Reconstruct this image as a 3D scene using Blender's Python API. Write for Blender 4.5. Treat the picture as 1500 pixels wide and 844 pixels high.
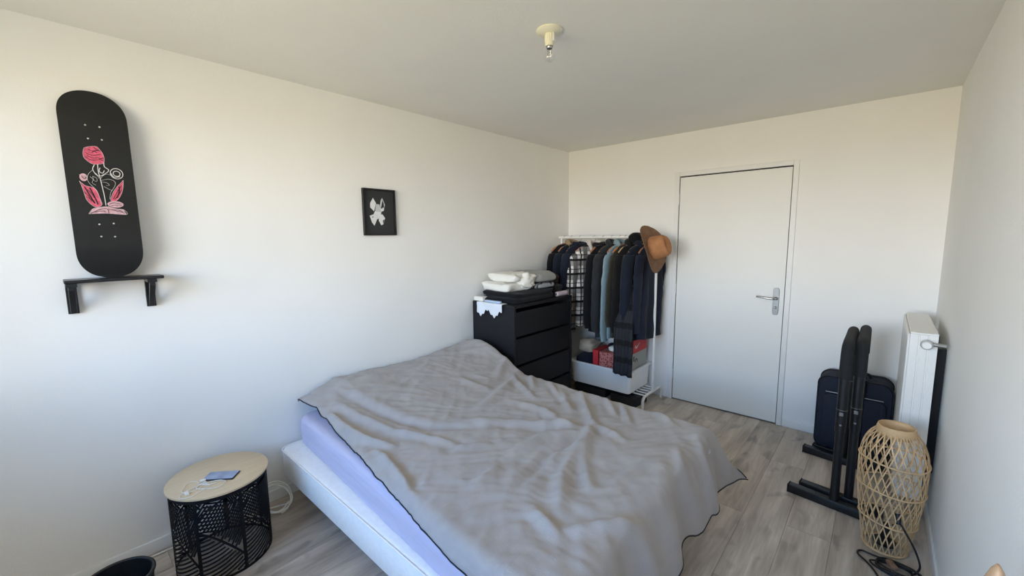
import bpy, bmesh, math, random
from mathutils import Vector, Matrix, noise
PI = math.pi
SC = bpy.context.scene
for o in list(bpy.data.objects):
    bpy.data.objects.remove(o)
COL = SC.collection

# ------------------------------------------------------------------ camera
W, H, FRONT = 2.868, 2.422, -4.85          # room: left wall x=0, back wall y=0
CAM = Vector((2.5933, -3.8253, 1.5352))
yaw, pitch, roll = math.radians(-41.887), math.radians(7.027), math.radians(-0.58)
fw = Vector((math.sin(yaw)*math.cos(pitch), math.cos(yaw)*math.cos(pitch), -math.sin(pitch)))
rt = Vector((math.cos(yaw), -math.sin(yaw), 0)); up = rt.cross(fw)
r2 = rt*math.cos(roll)+up*math.sin(roll); u2 = -rt*math.sin(roll)+up*math.cos(roll)
cd = bpy.data.cameras.new('camera'); cam = bpy.data.objects.new('camera', cd); COL.objects.link(cam)
m = Matrix((r2, u2, -fw)).transposed().to_4x4(); m.translation = CAM; cam.matrix_world = m
cd.sensor_width = 36.0; cd.sensor_fit = 'HORIZONTAL'; cd.lens = 609.9/1500*36; cd.clip_start = 0.02
SC.camera = cam

# ------------------------------------------------------------------ daylight
WIN = (0.40, 2.66, 0.94, 2.26)             # window opening in the front wall: x0 x1 z0 z1
GROUND_LOW, GROUND_FAR = (.32, .28, .175), (.66, .525, .355)
SKY_LOW, SKY_MID, SKY_TOP = (.79, .865, .95), (.16, .33, .60), (.07, .15, .35)
wd = bpy.data.worlds.new('world'); SC.world = wd; wd.use_nodes = True
nt = wd.node_tree; nt.nodes.clear()
tc = nt.nodes.new('ShaderNodeTexCoord'); sp = nt.nodes.new('ShaderNodeSeparateXYZ')
mr = nt.nodes.new('ShaderNodeMapRange'); mr.inputs[1].default_value = -1; mr.inputs[2].default_value = 1
cr = nt.nodes.new('ShaderNodeValToRGB'); bg = nt.nodes.new('ShaderNodeBackground'); wo = nt.nodes.new('ShaderNodeOutputWorld')
SKY = [(-1.0, GROUND_LOW), (-0.12, GROUND_LOW), (-0.05, GROUND_FAR), (-0.004, GROUND_FAR), (0.004, SKY_LOW), (0.12, SKY_LOW), (0.26, SKY_MID), (0.42, SKY_MID), (0.62, SKY_TOP), (1.0, SKY_TOP)]
e = cr.color_ramp.elements
e[0].position = 0; e[0].color = list(SKY[0][1])+[1]; e[1].position = 1; e[1].color = list(SKY[-1][1])+[1]
for zz, cc in SKY[1:-1]:
    q = e.new((zz+1)/2); q.color = list(cc)+[1]
nt.links.new(tc.outputs['Generated'], sp.inputs[0]); nt.links.new(sp.outputs[2], mr.inputs[0])
nt.links.new(mr.outputs[0], cr.inputs[0]); nt.links.new(cr.outputs[0], bg.inputs[0]); nt.links.new(bg.outputs[0], wo.inputs[0])
bg.inputs[1].default_value = 20.0
pl = bpy.data.lights.new('window_daylight', 'AREA'); pl.shape = 'RECTANGLE'
pl.size = WIN[1]-WIN[0]; pl.size_y = WIN[3]-WIN[2]
po = bpy.data.objects.new('window_daylight', pl); COL.objects.link(po)
po.location = ((WIN[0]+WIN[1])/2, FRONT-0.02, (WIN[2]+WIN[3])/2); po.rotation_euler = (PI/2, 0, 0)
pl.cycles.is_portal = True
SC.view_settings.view_transform = 'Standard'; SC.view_settings.look = 'None'
SC.view_settings.gamma = 1.0; SC.view_settings.use_curve_mapping = False
SC.view_settings.exposure = 0.0
SC.cycles.max_bounces = 14; SC.cycles.diffuse_bounces = 8; SC.cycles.use_denoising = True

# ------------------------------------------------------------------ materials
def srgb(r, g, b):
    f = lambda c: (c/255/12.92) if c/255 <= .04045 else ((c/255+.055)/1.055)**2.4
    return (f(r), f(g), f(b), 1)
def mat(name, col, rough=0.6, nscale=0, namt=0.0, bump=0.0, bscale=60, metal=0.0, stretch=(1, 1, 1), spec=0.5, sheen=0.0, world=False, detail=4):
    mt = bpy.data.materials.new(name); mt.use_nodes = True
    n = mt.node_tree.nodes; L = mt.node_tree.links; b = n['Principled BSDF']
    b.inputs['Base Color'].default_value = col; b.inputs['Roughness'].default_value = rough
    b.inputs['Metallic'].default_value = metal; b.inputs['Specular IOR Level'].default_value = spec
    if sheen: b.inputs['Sheen Weight'].default_value = sheen
    if nscale or bump:
        if world:
            c = n.new('ShaderNodeNewGeometry'); src = c.outputs['Position']
        else:
            c = n.new('ShaderNodeTexCoord'); src = c.outputs['Object']
        mp = n.new('ShaderNodeMapping'); mp.inputs['Scale'].default_value = stretch; L.new(src, mp.inputs[0])
    if nscale:
        t = n.new('ShaderNodeTexNoise'); t.inputs['Scale'].default_value = nscale; t.inputs['Detail'].default_value = detail
        L.new(mp.outputs[0], t.inputs['Vector'])
        mx = n.new('ShaderNodeMix'); mx.data_type = 'RGBA'; mx.blend_type = 'MULTIPLY'; mx.inputs[0].default_value = 1
        r = n.new('ShaderNodeMapRange'); r.inputs[1].default_value = .3; r.inputs[2].default_value = .7
        r.inputs[3].default_value = 1-namt; r.inputs[4].default_value = 1+namt
        L.new(t.outputs[0], r.inputs[0]); mx.inputs[6].default_value = col; L.new(r.outputs[0], mx.inputs[7])
        L.new(mx.outputs[2], b.inputs['Base Color'])
    if bump:
        t2 = n.new('ShaderNodeTexNoise'); t2.inputs['Scale'].default_value = bscale; t2.inputs['Detail'].default_value = 3
        L.new(mp.outputs[0], t2.inputs['Vector'])
        bp = n.new('ShaderNodeBump'); bp.inputs['Strength'].default_value = bump; bp.inputs['Distance'].default_value = .004
        L.new(t2.outputs[0], bp.inputs['Height']); L.new(bp.outputs[0], b.inputs['Normal'])
    return mt
M = {}
M['wall'] = mat('wall_paint', srgb(243, 242, 239), .85, 3, .012, .10, 160, world=True)
M['wall_rough'] = mat('wall_paint_rough', srgb(240, 240, 237), .85, 3, .015, .35, 140, world=True)
M['ceiling'] = mat('ceiling_paint', srgb(237, 236, 231), .9, 2.5, .015, .15, 120, world=True)
M['trim'] = mat('trim_white', srgb(234, 234, 232), .45, 8, .01)
M['door'] = mat('door_paint', srgb(236, 236, 232), .5, 2.2, .015, .05, 30)
M['steel'] = mat('brushed_steel', srgb(132, 134, 134), .42, 60, .05, metal=1)
M['chrome'] = mat('chrome', srgb(186, 187, 188), .2, metal=1, nscale=10, namt=.02)
M['black_metal'] = mat('black_metal', srgb(20, 21, 24), .5, 30, .1)
M['lattice'] = mat('black_lattice', srgb(13, 14, 18), .7, 30, .1, spec=.25)
M['black_gloss'] = mat('black_tube', srgb(19, 20, 23), .42, 25, .1, .1, 80)
M['black_foam'] = mat('black_foam', srgb(24, 25, 28), .85, 60, .15, .5, 300)
M['black_wood'] = mat('black_brown_wood', srgb(26, 26, 30), .6, 6, .15, .1, 40, stretch=(1, 8, 8), spec=.3)
M['shelf_black'] = mat('shelf_black', srgb(20, 20, 23), .3, 20, .1)
M['deck'] = mat('deck_black', srgb(17, 18, 19), .55, 7, .35, .05, 60)
M['pink'] = mat('pink_paint', srgb(216, 92, 118), .55, 90, .3)
M['palepink'] = mat('pale_pink_paint', srgb(214, 170, 178), .55, 120, .2)
M['whiteink'] = mat('white_ink', srgb(216, 212, 210), .55, 80, .08)
M['inkblack'] = mat('black_ink', srgb(18, 18, 20), .6, 40, .1)
M['paper_dark'] = mat('charcoal_paper', srgb(47, 49, 50), .8, 40, .08)
M['art1'] = mat('art_white', srgb(226, 228, 230), .8, 30, .05)
M['art2'] = mat('art_grey', srgb(196, 198, 202), .8, 30, .05)
M['duvet'] = mat('duvet_cotton', srgb(169, 161, 157), .9, 14, .05, .35, 300, sheen=.15)
M['piping'] = mat('dark_piping', srgb(38, 38, 44), .8, 30, .1)
M['sheet'] = mat('lavender_sheet', srgb(198, 192, 214), .85, 5, .05, 1.0, 14, stretch=(.3, .3, 4), sheen=.1)
M['boxspring'] = mat('boxspring_fabric', srgb(244, 242, 238), .85, 40, .03, .5, 55)
M['legwood'] = mat('leg_wood', srgb(171, 117, 76), .5, 8, .15, stretch=(6, 6, 1))
M['tabletop'] = mat('table_top_wood', srgb(214, 192, 158), .45, 5, .06, .05, 60, stretch=(9, 1.2, 1))
M['tableedge'] = mat('table_edge_wood', srgb(176, 148, 108), .6, 20, .1)
M['white_metal'] = mat('white_metal', srgb(233, 232, 228), .4, 15, .01)
M['plastic'] = mat('white_plastic', srgb(242, 244, 246), .45, 6, .02)
M['cream'] = mat('cream_plastic', srgb(234, 229, 206), .5, 10, .03)
M['cablew'] = mat('white_cable', srgb(236, 235, 230), .5, 20, .03)
M['cableb'] = mat('black_cable', srgb(16, 16, 19), .5, 20, .1)
M['bamboo'] = mat('bamboo', srgb(208, 172, 126), .6, 14, .16, .1, 60, world=True)
M['hangerwood'] = mat('hanger_wood', srgb(166, 112, 78), .5, 12, .15)
M['palewood'] = mat('pale_wood', srgb(196, 158, 122), .5, 12, .15, stretch=(6, 6, 1))
M['navycase'] = mat('navy_fabric', srgb(20, 27, 44), .8, 60, .15, .3, 300)
M['caseblack'] = mat('black_trim', srgb(22, 22, 26), .6, 40, .1)
M['hatbrown'] = mat('hat_brim_suede', srgb(128, 97, 74), .95, 40, .16, .6, 150)
M['hattan'] = mat('hat_crown_suede', srgb(172, 120, 80), .85, 18, .16, .35, 120)
M['shoebox'] = mat('black_card', srgb(30, 30, 33), .7, 20, .1)
M['greycard'] = mat('grey_card', srgb(166, 168, 164), .8, 20, .04)
M['redcard'] = mat('red_card', srgb(194, 44, 50), .6, 20, .05)
def fabric(name, rgb, amt=.12, bscale=90, bump=.25):
    M[name] = mat(name, srgb(*rgb), .92, 9, amt, bump, bscale, sheen=.08, spec=.2)
fabric('f_black', (20, 20, 24)); fabric('f_black2', (27, 26, 28)); fabric('f_navy', (27, 33, 46)); fabric('f_navy2', (30, 35, 50))
fabric('f_charcoal', (46, 48, 52)); fabric('f_blue', (128, 150, 160), .07); fabric('f_olive', (58, 56, 46)); fabric('f_tan', (150, 128, 98))
fabric('f_white', (228, 226, 218), .03, 60, .3); fabric('f_grey', (158, 158, 156), .05); fabric('f_pink', (206, 190, 198), .1)
fabric('f_sherpa', (212, 206, 198), .08, 200, .9); fabric('f_beige', (168, 156, 140), .08); fabric('f_lace', (218, 224, 232), .05); fabric('f_lightblue', (176, 196, 222), .07)
fabric('f_wine', (46, 26, 30))

def tex_mat(name, build, rough=.9):
    mt = bpy.data.materials.new(name); mt.use_nodes = True
    n = mt.node_tree.nodes; L = mt.node_tree.links; b = n['Principled BSDF']; b.inputs['Roughness'].default_value = rough
    c = n.new('ShaderNodeTexCoord'); s = n.new('ShaderNodeSeparateXYZ'); L.new(c.outputs['Object'], s.inputs[0])
    def math_(op, x, y=0.0):
        k = n.new('ShaderNodeMath'); k.operation = op
        for i, v in enumerate((x, y)):
            if isinstance(v, (int, float)): k.inputs[i].default_value = v
            else: L.new(v, k.inputs[i])
        return k.outputs[0]
    def mix(f, ca, cb):
        k = n.new('ShaderNodeMix'); k.data_type = 'RGBA'
        if isinstance(f, (int, float)): k.inputs[0].default_value = f
        else: L.new(f, k.inputs[0])
        for i, v in ((6, ca), (7, cb)):
            if isinstance(v, tuple): k.inputs[i].default_value = v
            else: L.new(v, k.inputs[i])
        return k.outputs[2]
    L.new(build(n, L, s, math_, mix, c), b.inputs['Base Color']); M[name] = mt
def stripe(mt, v, period, width, off=0.0):
    return mt('LESS_THAN', mt('FRACT', mt('ADD', mt('DIVIDE', v, period), off+10)), width)
def plaid(n, L, s, mt, mix, c):
    z = s.outputs[2]; y = s.outputs[1]
    base = mix(stripe(mt, z, .135, .45), srgb(226, 222, 218), srgb(150, 148, 146))
    base = mix(stripe(mt, y, .115, .40, .2), base, srgb(104, 102, 102))
    base = mix(stripe(mt, z, .135, .16, .66), base, srgb(20, 20, 22))
    base = mix(stripe(mt, z, .135, .05, .26), base, srgb(26, 26, 28))
    base = mix(stripe(mt, y, .115, .12, .5), base, srgb(24, 24, 26))
    return base
tex_mat('f_plaid', plaid)
def dplaid(n, L, s, mt, mix, c):
    return mix(stripe(mt, s.outputs[2], .155, .34, .3), srgb(42, 43, 49), srgb(17, 17, 21))
tex_mat('f_darkstripe', dplaid)
def redpat(n, L, s, mt, mix, c):
    w = n.new('ShaderNodeTexVoronoi'); w.inputs['Scale'].default_value = 55; L.new(c.outputs['Object'], w.inputs['Vector'])
    return mix(mt('LESS_THAN', w.outputs['Distance'], .42), srgb(184, 120, 112), srgb(146, 46, 48))
tex_mat('redpattern', redpat, .6)
def greystripe(n, L, s, mt, mix, c):
    w = n.new('ShaderNodeTexWave'); w.inputs['Scale'].default_value = 9; w.inputs['Distortion'].default_value = 6; w.inputs['Detail Scale'].default_value = 2
    L.new(c.outputs['Object'], w.inputs['Vector'])
    return mix(mt('GREATER_THAN', w.outputs['Fac'], .72), srgb(164, 165, 168), srgb(24, 24, 28))
tex_mat('f_greyprint', greystripe)
def plank_mat():
    mt = bpy.data.materials.new('oak_laminate'); mt.use_nodes = True
    n = mt.node_tree.nodes; L = mt.node_tree.links; b = n['Principled BSDF']; b.inputs['Roughness'].default_value = .42
    b.inputs['Specular IOR Level'].default_value = .35
    g = n.new('ShaderNodeNewGeometry'); oi = n.new('ShaderNodeObjectInfo')
    ad = n.new('ShaderNodeVectorMath'); ad.operation = 'MULTIPLY_ADD'
    cmb = n.new('ShaderNodeCombineXYZ'); L.new(oi.outputs['Random'], cmb.inputs[0]); L.new(oi.outputs['Random'], cmb.inputs[1])
    ad.inputs[1].default_value = (37, 53, 0); L.new(cmb.outputs[0], ad.inputs[0]); L.new(g.outputs['Position'], ad.inputs[2])
    def tn(sc, st, det):
        mp = n.new('ShaderNodeMapping'); mp.inputs['Scale'].default_value = st; L.new(ad.outputs[0], mp.inputs[0])
        t = n.new('ShaderNodeTexNoise'); t.inputs['Scale'].default_value = sc; t.inputs['Detail'].default_value = det
        t.inputs['Distortion'].default_value = .6; L.new(mp.outputs[0], t.inputs[0]); return t.outputs[0]
    fine = tn(1, (70, 5, 1), 6); broad = tn(1, (11, 1.6, 1), 3); knot = tn(1, (9, 4.5, 1), 2)
    cr = n.new('ShaderNodeValToRGB'); el = cr.color_ramp.elements
    el[0].position = .30; el[0].color = srgb(164, 150, 136); el[1].position = .72; el[1].color = srgb(216, 203, 188)
    L.new(broad, cr.inputs[0])
    def mul(colr, fac, lo, hi, a, bb):
        r = n.new('ShaderNodeMapRange'); r.inputs[1].default_value = a; r.inputs[2].default_value = bb; r.inputs[3].default_value = lo; r.inputs[4].default_value = hi
        L.new(fac, r.inputs[0]); k = n.new('ShaderNodeMix'); k.data_type = 'RGBA'; k.blend_type = 'MULTIPLY'; k.inputs[0].default_value = 1
        L.new(colr, k.inputs[6]); L.new(r.outputs[0], k.inputs[7]); return k.outputs[2]
    c = mul(cr.outputs[0], fine, .88, 1.10, .3, .7); c = mul(c, knot, .62, 1.0, .28, .42); c = mul(c, oi.outputs['Random'], .90, 1.08, 0, 1)
    L.new(c, b.inputs['Base Color']); return mt
M['plank'] = plank_mat()
def glass_mat(name, gl):
    mt = bpy.data.materials.new(name); mt.use_nodes = True; n = mt.node_tree.nodes; L = mt.node_tree.links; n.clear()
    o = n.new('ShaderNodeOutputMaterial'); mx = n.new('ShaderNodeMixShader'); t = n.new('ShaderNodeBsdfTransparent'); g = n.new('ShaderNodeBsdfGlossy')
    g.inputs['Roughness'].default_value = .03; 
    if gl > .15:
        lw = n.new('ShaderNodeLayerWeight'); lw.inputs[0].default_value = gl; L.new(lw.outputs['Fresnel'], mx.inputs[0])
    else: mx.inputs[0].default_value = gl
    L.new(t.outputs[0], mx.inputs[1]); L.new(g.outputs[0], mx.inputs[2]); L.new(mx.outputs[0], o.inputs[0]); M[name] = mt
glass_mat('pane', .23); glass_mat('bulbglass', .14)

# ------------------------------------------------------------------ mesh helpers
class MB:
    def __init__(s): s.v = []; s.f = []
    def add(s, vs, fs):
        b = len(s.v); s.v += [tuple(p) for p in vs]; s.f += [tuple(i+b for i in f) for f in fs]; return s
    def box(s, x0, x1, y0, y1, z0, z1, mtx=None):
        vs = [Vector((x, y, z)) for z in (z0, z1) for y in (y0, y1) for x in (x0, x1)]
        if mtx: vs = [mtx @ p for p in vs]
        return s.add(vs, [(0, 2, 3, 1), (4, 5, 7, 6), (0, 1, 5, 4), (2, 6, 7, 3), (0, 4, 6, 2), (1, 3, 7, 5)])
    def grid(s, rows, closed_u=False, flip=False):
        nr, nc = len(rows), len(rows[0]); fs = []
        for i in range(nr-1):
            for j in range(nc if closed_u else nc-1):
                k = (j+1) % nc; q = (i*nc+j, i*nc+k, (i+1)*nc+k, (i+1)*nc+j)
                fs.append(q[::-1] if flip else q)
        return s.add([p for r in rows for p in r], fs)
    def tube(s, pts, r, seg=10, cap=True, flat=1.0, closed=False):
        pts = [Vector(p) for p in pts]; n = len(pts)
        rs = r if isinstance(r, (list, tuple)) else [r]*n
        t0 = (pts[1]-pts[0]).normalized(); up = Vector((0, 0, 1)) if abs(t0.z) < .9 else Vector((1, 0, 0))
        nrm = (up-t0*up.dot(t0)).normalized(); rows = []
        for i in range(n):
            if closed: t = (pts[(i+1) % n]-pts[i-1]).normalized()
            else: t = (pts[min(i+1, n-1)]-pts[max(i-1, 0)]).normalized()
            nrm = (nrm-t*nrm.dot(t)).normalized(); bn = t.cross(nrm)
            rows.append([pts[i]+nrm*(rs[i]*flat*math.cos(2*PI*k/seg))+bn*(rs[i]*math.sin(2*PI*k/seg)) for k in range(seg)])
        b = len(s.v)
        if closed: rows.append(rows[0])
        s.grid(rows, True)
        if cap and not closed:
            s.f.append(tuple(b+k for k in range(seg))[::-1]); s.f.append(tuple(b+(n-1)*seg+k for k in range(seg)))
        return s
    def lathe(s, prof, seg=40, c=(0, 0, 0), cap0=False, cap1=False):
        rows = [[(c[0]+r*math.cos(2*PI*k/seg), c[1]+r*math.sin(2*PI*k/seg), c[2]+z) for k in range(seg)] for r, z in prof]
        b = len(s.v); s.grid(rows, True)
        if cap0: s.f.append(tuple(b+k for k in range(seg))[::-1])
        if cap1: s.f.append(tuple(b+(len(prof)-1)*seg+k for k in range(seg)))
        return s
    def mesh(s, name):
        me = bpy.data.meshes.new(name); me.from_pydata(s.v, [], s.f)
        bm = bmesh.new(); bm.from_mesh(me); bmesh.ops.recalc_face_normals(bm, faces=bm.faces); bm.to_mesh(me); bm.free()
        return me
def obj(name, mb, material, parent=None, smooth=0, bevel=0, bseg=2, solid=0, sub=0):
    me = mb.mesh(name) if isinstance(mb, MB) else mb
    if material and not me.materials: me.materials.append(M[material])
    o = bpy.data.objects.new(name, me); COL.objects.link(o)
    if parent: o.parent = parent
    if smooth:
        me.shade_smooth(); me.set_sharp_from_angle(angle=math.radians(smooth))
    if solid:
        k = o.modifiers.new('solid', 'SOLIDIFY'); k.thickness = solid; k.offset = -1
    if bevel:
        k = o.modifiers.new('bevel', 'BEVEL'); k.width = bevel; k.segments = bseg; k.limit_method = 'ANGLE'; k.angle_limit = math.radians(40)
        me.shade_smooth(); me.set_sharp_from_angle(angle=math.radians(35 if bevel < .004 else 179))
    if sub:
        k = o.modifiers.new('sub', 'SUBSURF'); k.levels = sub; k.render_levels = sub
    return o
def orient(me, d):
    if sum((p.normal.dot(d)*p.area for p in me.polygons)) < 0: me.flip_normals()
def tag(o, label, cat, group=None, kind=None):
    o['label'] = label; o['category'] = cat
    if group: o['group'] = group
    if kind: o['kind'] = kind
    return o
def thing(name, label, cat, loc=(0, 0, 0), rz=0, group=None):
    o = bpy.data.objects.new(name, None); COL.objects.link(o); o.location = loc; o.rotation_euler = (0, 0, rz); o.empty_display_size = .05
    return tag(o, label, cat, group)
def struct(o, label=None):
    o['kind'] = 'structure'
    if label: o['label'] = label
    return o
def box(name, b, material, parent=None, bevel=.0, **k):
    return obj(name, MB().box(*b), material, parent, bevel=bevel, **k)
def copy_tree(o, parent=None):
    c = o.copy(); COL.objects.link(c); c.parent = parent
    for ch in list(o.children): copy_tree(ch, c)
    return c
def smoothstep(a, b, x):
    t = max(0, min(1, (x-a)/(b-a))); return t*t*(3-2*t)
def interp(x, tab):
    if x <= tab[0][0]: return tab[0][1]
    for (a, b), (c, d) in zip(tab, tab[1:]):
        if x <= c: return b+(d-b)*(x-a)/(c-a)
    return tab[-1][1]
def nz(x, y=0, z=0): return noise.noise(Vector((x, y, z)))
def curve_pts(ctrl, n=8, closed=False):
    P = [Vector(p) for p in ctrl]; out = []; k = len(P)
    for i in range(k if closed else k-1):
        if closed: a, b, c, d = P[i-1], P[i], P[(i+1) % k], P[(i+2) % k]
        else: a, b, c, d = P[max(i-1, 0)], P[i], P[i+1], P[min(i+2, k-1)]
        for j in range(n):
            t = j/n; out.append(.5*((2*b)+(c-a)*t+(2*a-5*b+4*c-d)*t*t+(3*b-a-3*c+d)*t**3))
    if not closed: out.append(P[-1])
    return out

# ------------------------------------------------------------------ the room
DX0, DX1 = 1.1875, 2.0247                   # door leaf
FW = 0.042                                  # door frame width
T = .16
fl = struct(box('floor', (-T, W+T, FRONT-T, .6, -.12, -.008), 'greycard'), 'grey-beige oak laminate floor of long planks')
random.seed(3)
PW, PL_ = .192, 1.285
cache = {}
ncol = int(W/PW)+1
for i in range(ncol):
    x0, x1 = i*PW, min((i+1)*PW, W)
    y = FRONT-((i*.43) % 1)*PL_ if i != 12 else -1.345-PL_*3
    while y < 0:
        a0, a1 = max(y, FRONT), min(y+PL_, 0.0)
        if a1-a0 > .02:
            key = (round(x1-x0, 4), round(a1-a0, 4))
            if key not in cache:
                w, l = key; g = .0006
                me = MB().box(g, w-g, g, l-g, -.008, 0).mesh('plank'); me.materials.append(M['plank']); cache[key] = me
            p = bpy.data.objects.new('plank', cache[key]); COL.objects.link(p); p.location = (x0, a0, 0); p.parent = fl
        y += PL_
struct(box('ceiling', (-T, W+T, FRONT-T, T, H, H+.15), 'ceiling'), 'plain off-white painted ceiling')
struct(box('wall_left', (-T, 0, FRONT-T, T, -.12, H+.1), 'wall'), 'long white left wall with skateboard shelf')
struct(box('wall_right', (W, W+T, FRONT-T, T, -.12, H+.1), 'wall_rough'), 'white textured right wall behind the radiator')
ox0, ox1, oz1 = DX0-FW, DX1+FW, 2.045+FW
bw = MB().box(-.02, ox0, 0, T, -.12, H+.05).box(ox1, W+.02, 0, T, -.12, H+.05).box(ox0, ox1, 0, T, oz1, H+.05)
struct(obj('wall_back', bw, 'wall'), 'white back wall around the door')
fwm = MB().box(-.02, WIN[0], FRONT-T, FRONT, -.12, H+.05).box(WIN[1], W+.02, FRONT-T, FRONT, -.12, H+.05)
fwm.box(WIN[0], WIN[1], FRONT-T, FRONT, -.12, WIN[2]).box(WIN[0], WIN[1], FRONT-T, FRONT, WIN[3], H+.05)
struct(obj('wall_front', fwm, 'wall'), 'white wall with the window behind the viewer')
wn = bpy.data.objects.new('window_1', None); COL.objects.link(wn); struct(wn, 'white framed window letting in daylight')
wx = (WIN[0]+WIN[1])/2
wf = MB().box(WIN[0], WIN[0]+.05, FRONT-.10, FRONT-.05, WIN[2], WIN[3]).box(WIN[1]-.05, WIN[1], FRONT-.10, FRONT-.05, WIN[2], WIN[3])
wf.box(WIN[0]+.05, WIN[1]-.05, FRONT-.10, FRONT-.05, WIN[2], WIN[2]+.05).box(WIN[0]+.05, WIN[1]-.05, FRONT-.10, FRONT-.05, WIN[3]-.05, WIN[3])
wf.box(wx-.035, wx+.035, FRONT-.10, FRONT-.05, WIN[2]+.05, WIN[3]-.05)
obj('window_frame', wf, 'trim', wn, bevel=.004)
for s0, s1 in ((WIN[0]+.05, wx-.035), (wx+.035, WIN[1]-.05)):
    box('pane', (s0, s1, FRONT-.079, FRONT-.075, WIN[2]+.05, WIN[3]-.05), 'pane', wn)
box('window_sill', (WIN[0]-.03, WIN[1]+.03, FRONT-.05, FRONT+.04, WIN[2]-.03, WIN[2]), 'trim', wn, bevel=.004)
HB = .066
def bb(name, b, label): struct(box(name, b, 'trim', bevel=.004), label)
bb('baseboard_left', (0, .012, FRONT, 0, 0, HB), 'low white baseboard along the left wall')
bb('baseboard_right', (W-.012, W, FRONT, 0, 0, HB), 'low white baseboard along the right wall')
bb('baseboard_back', (.012, ox0-.012, -.012, 0, 0, HB), 'white baseboard behind the clothes rack')
bb('baseboard_corner', (ox1+.002, W-.012, -.012, 0, 0, HB), 'white baseboard right of the door')
# door
dr = bpy.data.objects.new('door_1', None); COL.objects.link(dr); dr.location = (DX0, 0, 0); struct(dr, 'plain white flush door with steel lever handle')
G = .0055; DW = DX1-DX0
jf = MB()
for (a, b) in ((-FW, -G), (DW+G, DW+FW)):
    jf.box(a, b, -.012, T, 0, 2.045+FW)
jf.box(-G, DW+G, -.012, T, 2.045+G-.001, 2.045+FW)
obj('door_frame', jf, 'trim', dr, bevel=.003)
js = MB().box(-.02, .014, .045, T, 0, 2.06).box(DW-.014, DW+.02, .045, T, 0, 2.06).box(.014, DW-.014, .045, T, 2.03, 2.06).box(.014, DW-.014, .045, T, -.005, .03)
obj('door_stop', js, 'trim', dr)
sg = MB().box(-G, 0.0, .012, .045, 0, 2.045).box(DW, DW+G, .012, .045, 0, 2.045).box(0, DW, .012, .045, 2.04, 2.0495).box(0, DW, .03, .045, 0, .009)
obj('gap_shade_seal', sg, 'caseblack', dr)  # black seal strips added to stand in for shade in the door gap
box('door_leaf', (0, DW, .0, .042, .009, 2.04), 'door', dr, bevel=.002)
for z in (.25, 1.05, 1.85):
    obj('hinge', MB().tube([(-.004, -.012, z-.045), (-.004, -.012, z+.045)], .006, 10), 'trim', dr, smooth=40)
hx = DW-.052
pm = MB(); pr = []
for k in range(24):
    a = 2*PI*k/24; pr.append((hx+.021*math.copysign(abs(math.cos(a))**.45, math.cos(a)), 1.005+.108*math.copysign(abs(math.sin(a))**.25, math.sin(a))))
pm.grid([[(x, y, z) for x, z in pr] for y in (-.0005, -.008)], True); pm.f.append(tuple(range(24, 48))); pm.f.append(tuple(range(24)))
plate = obj('handle_plate', pm, 'steel', dr, smooth=40, bevel=.0015)
lp = curve_pts([(hx, -.006, 1.03), (hx, -.04, 1.03), (hx-.012, -.055, 1.03), (hx-.05, -.058, 1.032), (hx-.10, -.056, 1.037), (hx-.128, -.053, 1.040)], 6)
obj('lever', MB().tube(lp, [.010]*10+[.0095-.0022*i/(len(lp)-11) for i in range(len(lp)-10)], 12), 'chrome', plate, smooth=60)
obj('lever_collar', MB().lathe([(.0, .0), (.015, 0), (.015, .01), (.011, .012)], 20), 'chrome', plate, smooth=40).matrix_local = Matrix.Translation((hx, -.008, 1.03)) @ Matrix.Rotation(PI/2, 4, 'X')
obj('lock_knob', MB().lathe([(.0, .012), (.006, .012), (.010, .008), (.011, 0)], 20), 'chrome', plate, smooth=40).matrix_local = Matrix.Translation((hx, -.008, .955)) @ Matrix.Rotation(PI/2, 4, 'X')

# ------------------------------------------------------------------ ceiling bulb
lt = thing('ceiling_bulb', 'bare clear bulb in a cream socket and round ceiling plate', 'light', (1.436, -2.275, H))
obj('ceiling_rose', MB().lathe([(.0, -.0005), (.056, -.0005), (.057, -.005), (.050, -.012), (.02, -.016), (0, -.016)], 40), 'cream', lt, smooth=40)
sk = MB(); rows = []
for r, z in ((.017, -.015), (.019, -.03), (.0195, -.045), (.0185, -.056), (.019, -.058), (.019, -.066), (.015, -.067)):
    rows.append([(r*(1+(.10 if z > -.05 and k % 4 < 2 else 0))*math.cos(2*PI*k/48), r*(1+(.10 if z > -.05 and k % 4 < 2 else 0))*math.sin(2*PI*k/48), z) for k in range(48)])
sk.grid(rows, True); obj('socket', sk, 'cream', lt, smooth=35)
obj('wire_tab', MB().box(.020, .026, -.006, .006, -.05, -.016), 'white_metal', lt, bevel=.001)
bl = obj('bulb', MB().lathe([(.012, -.064), (.0125, -.075), (.016, -.086), (.021, -.098), (.0225, -.108), (.021, -.118), (.015, -.127), (.007, -.1305), (.0005, -.131)], 28), 'bulbglass', lt, smooth=80)
obj('bulb_cap', MB().lathe([(.013, -.060), (.0135, -.072), (.011, -.076)], 20), 'chrome', bl, smooth=60)
obj('filament', MB().tube([(-.008, 0, -.076), (-.009, 0, -.10), (-.004, 0, -.104), (0, 0, -.10), (.004, 0, -.104), (.009, 0, -.10), (.008, 0, -.076)], .0007, 6).tube([(0, 0, -.074), (0, 0, -.095)], .0018, 6), 'steel', bl)

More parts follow.
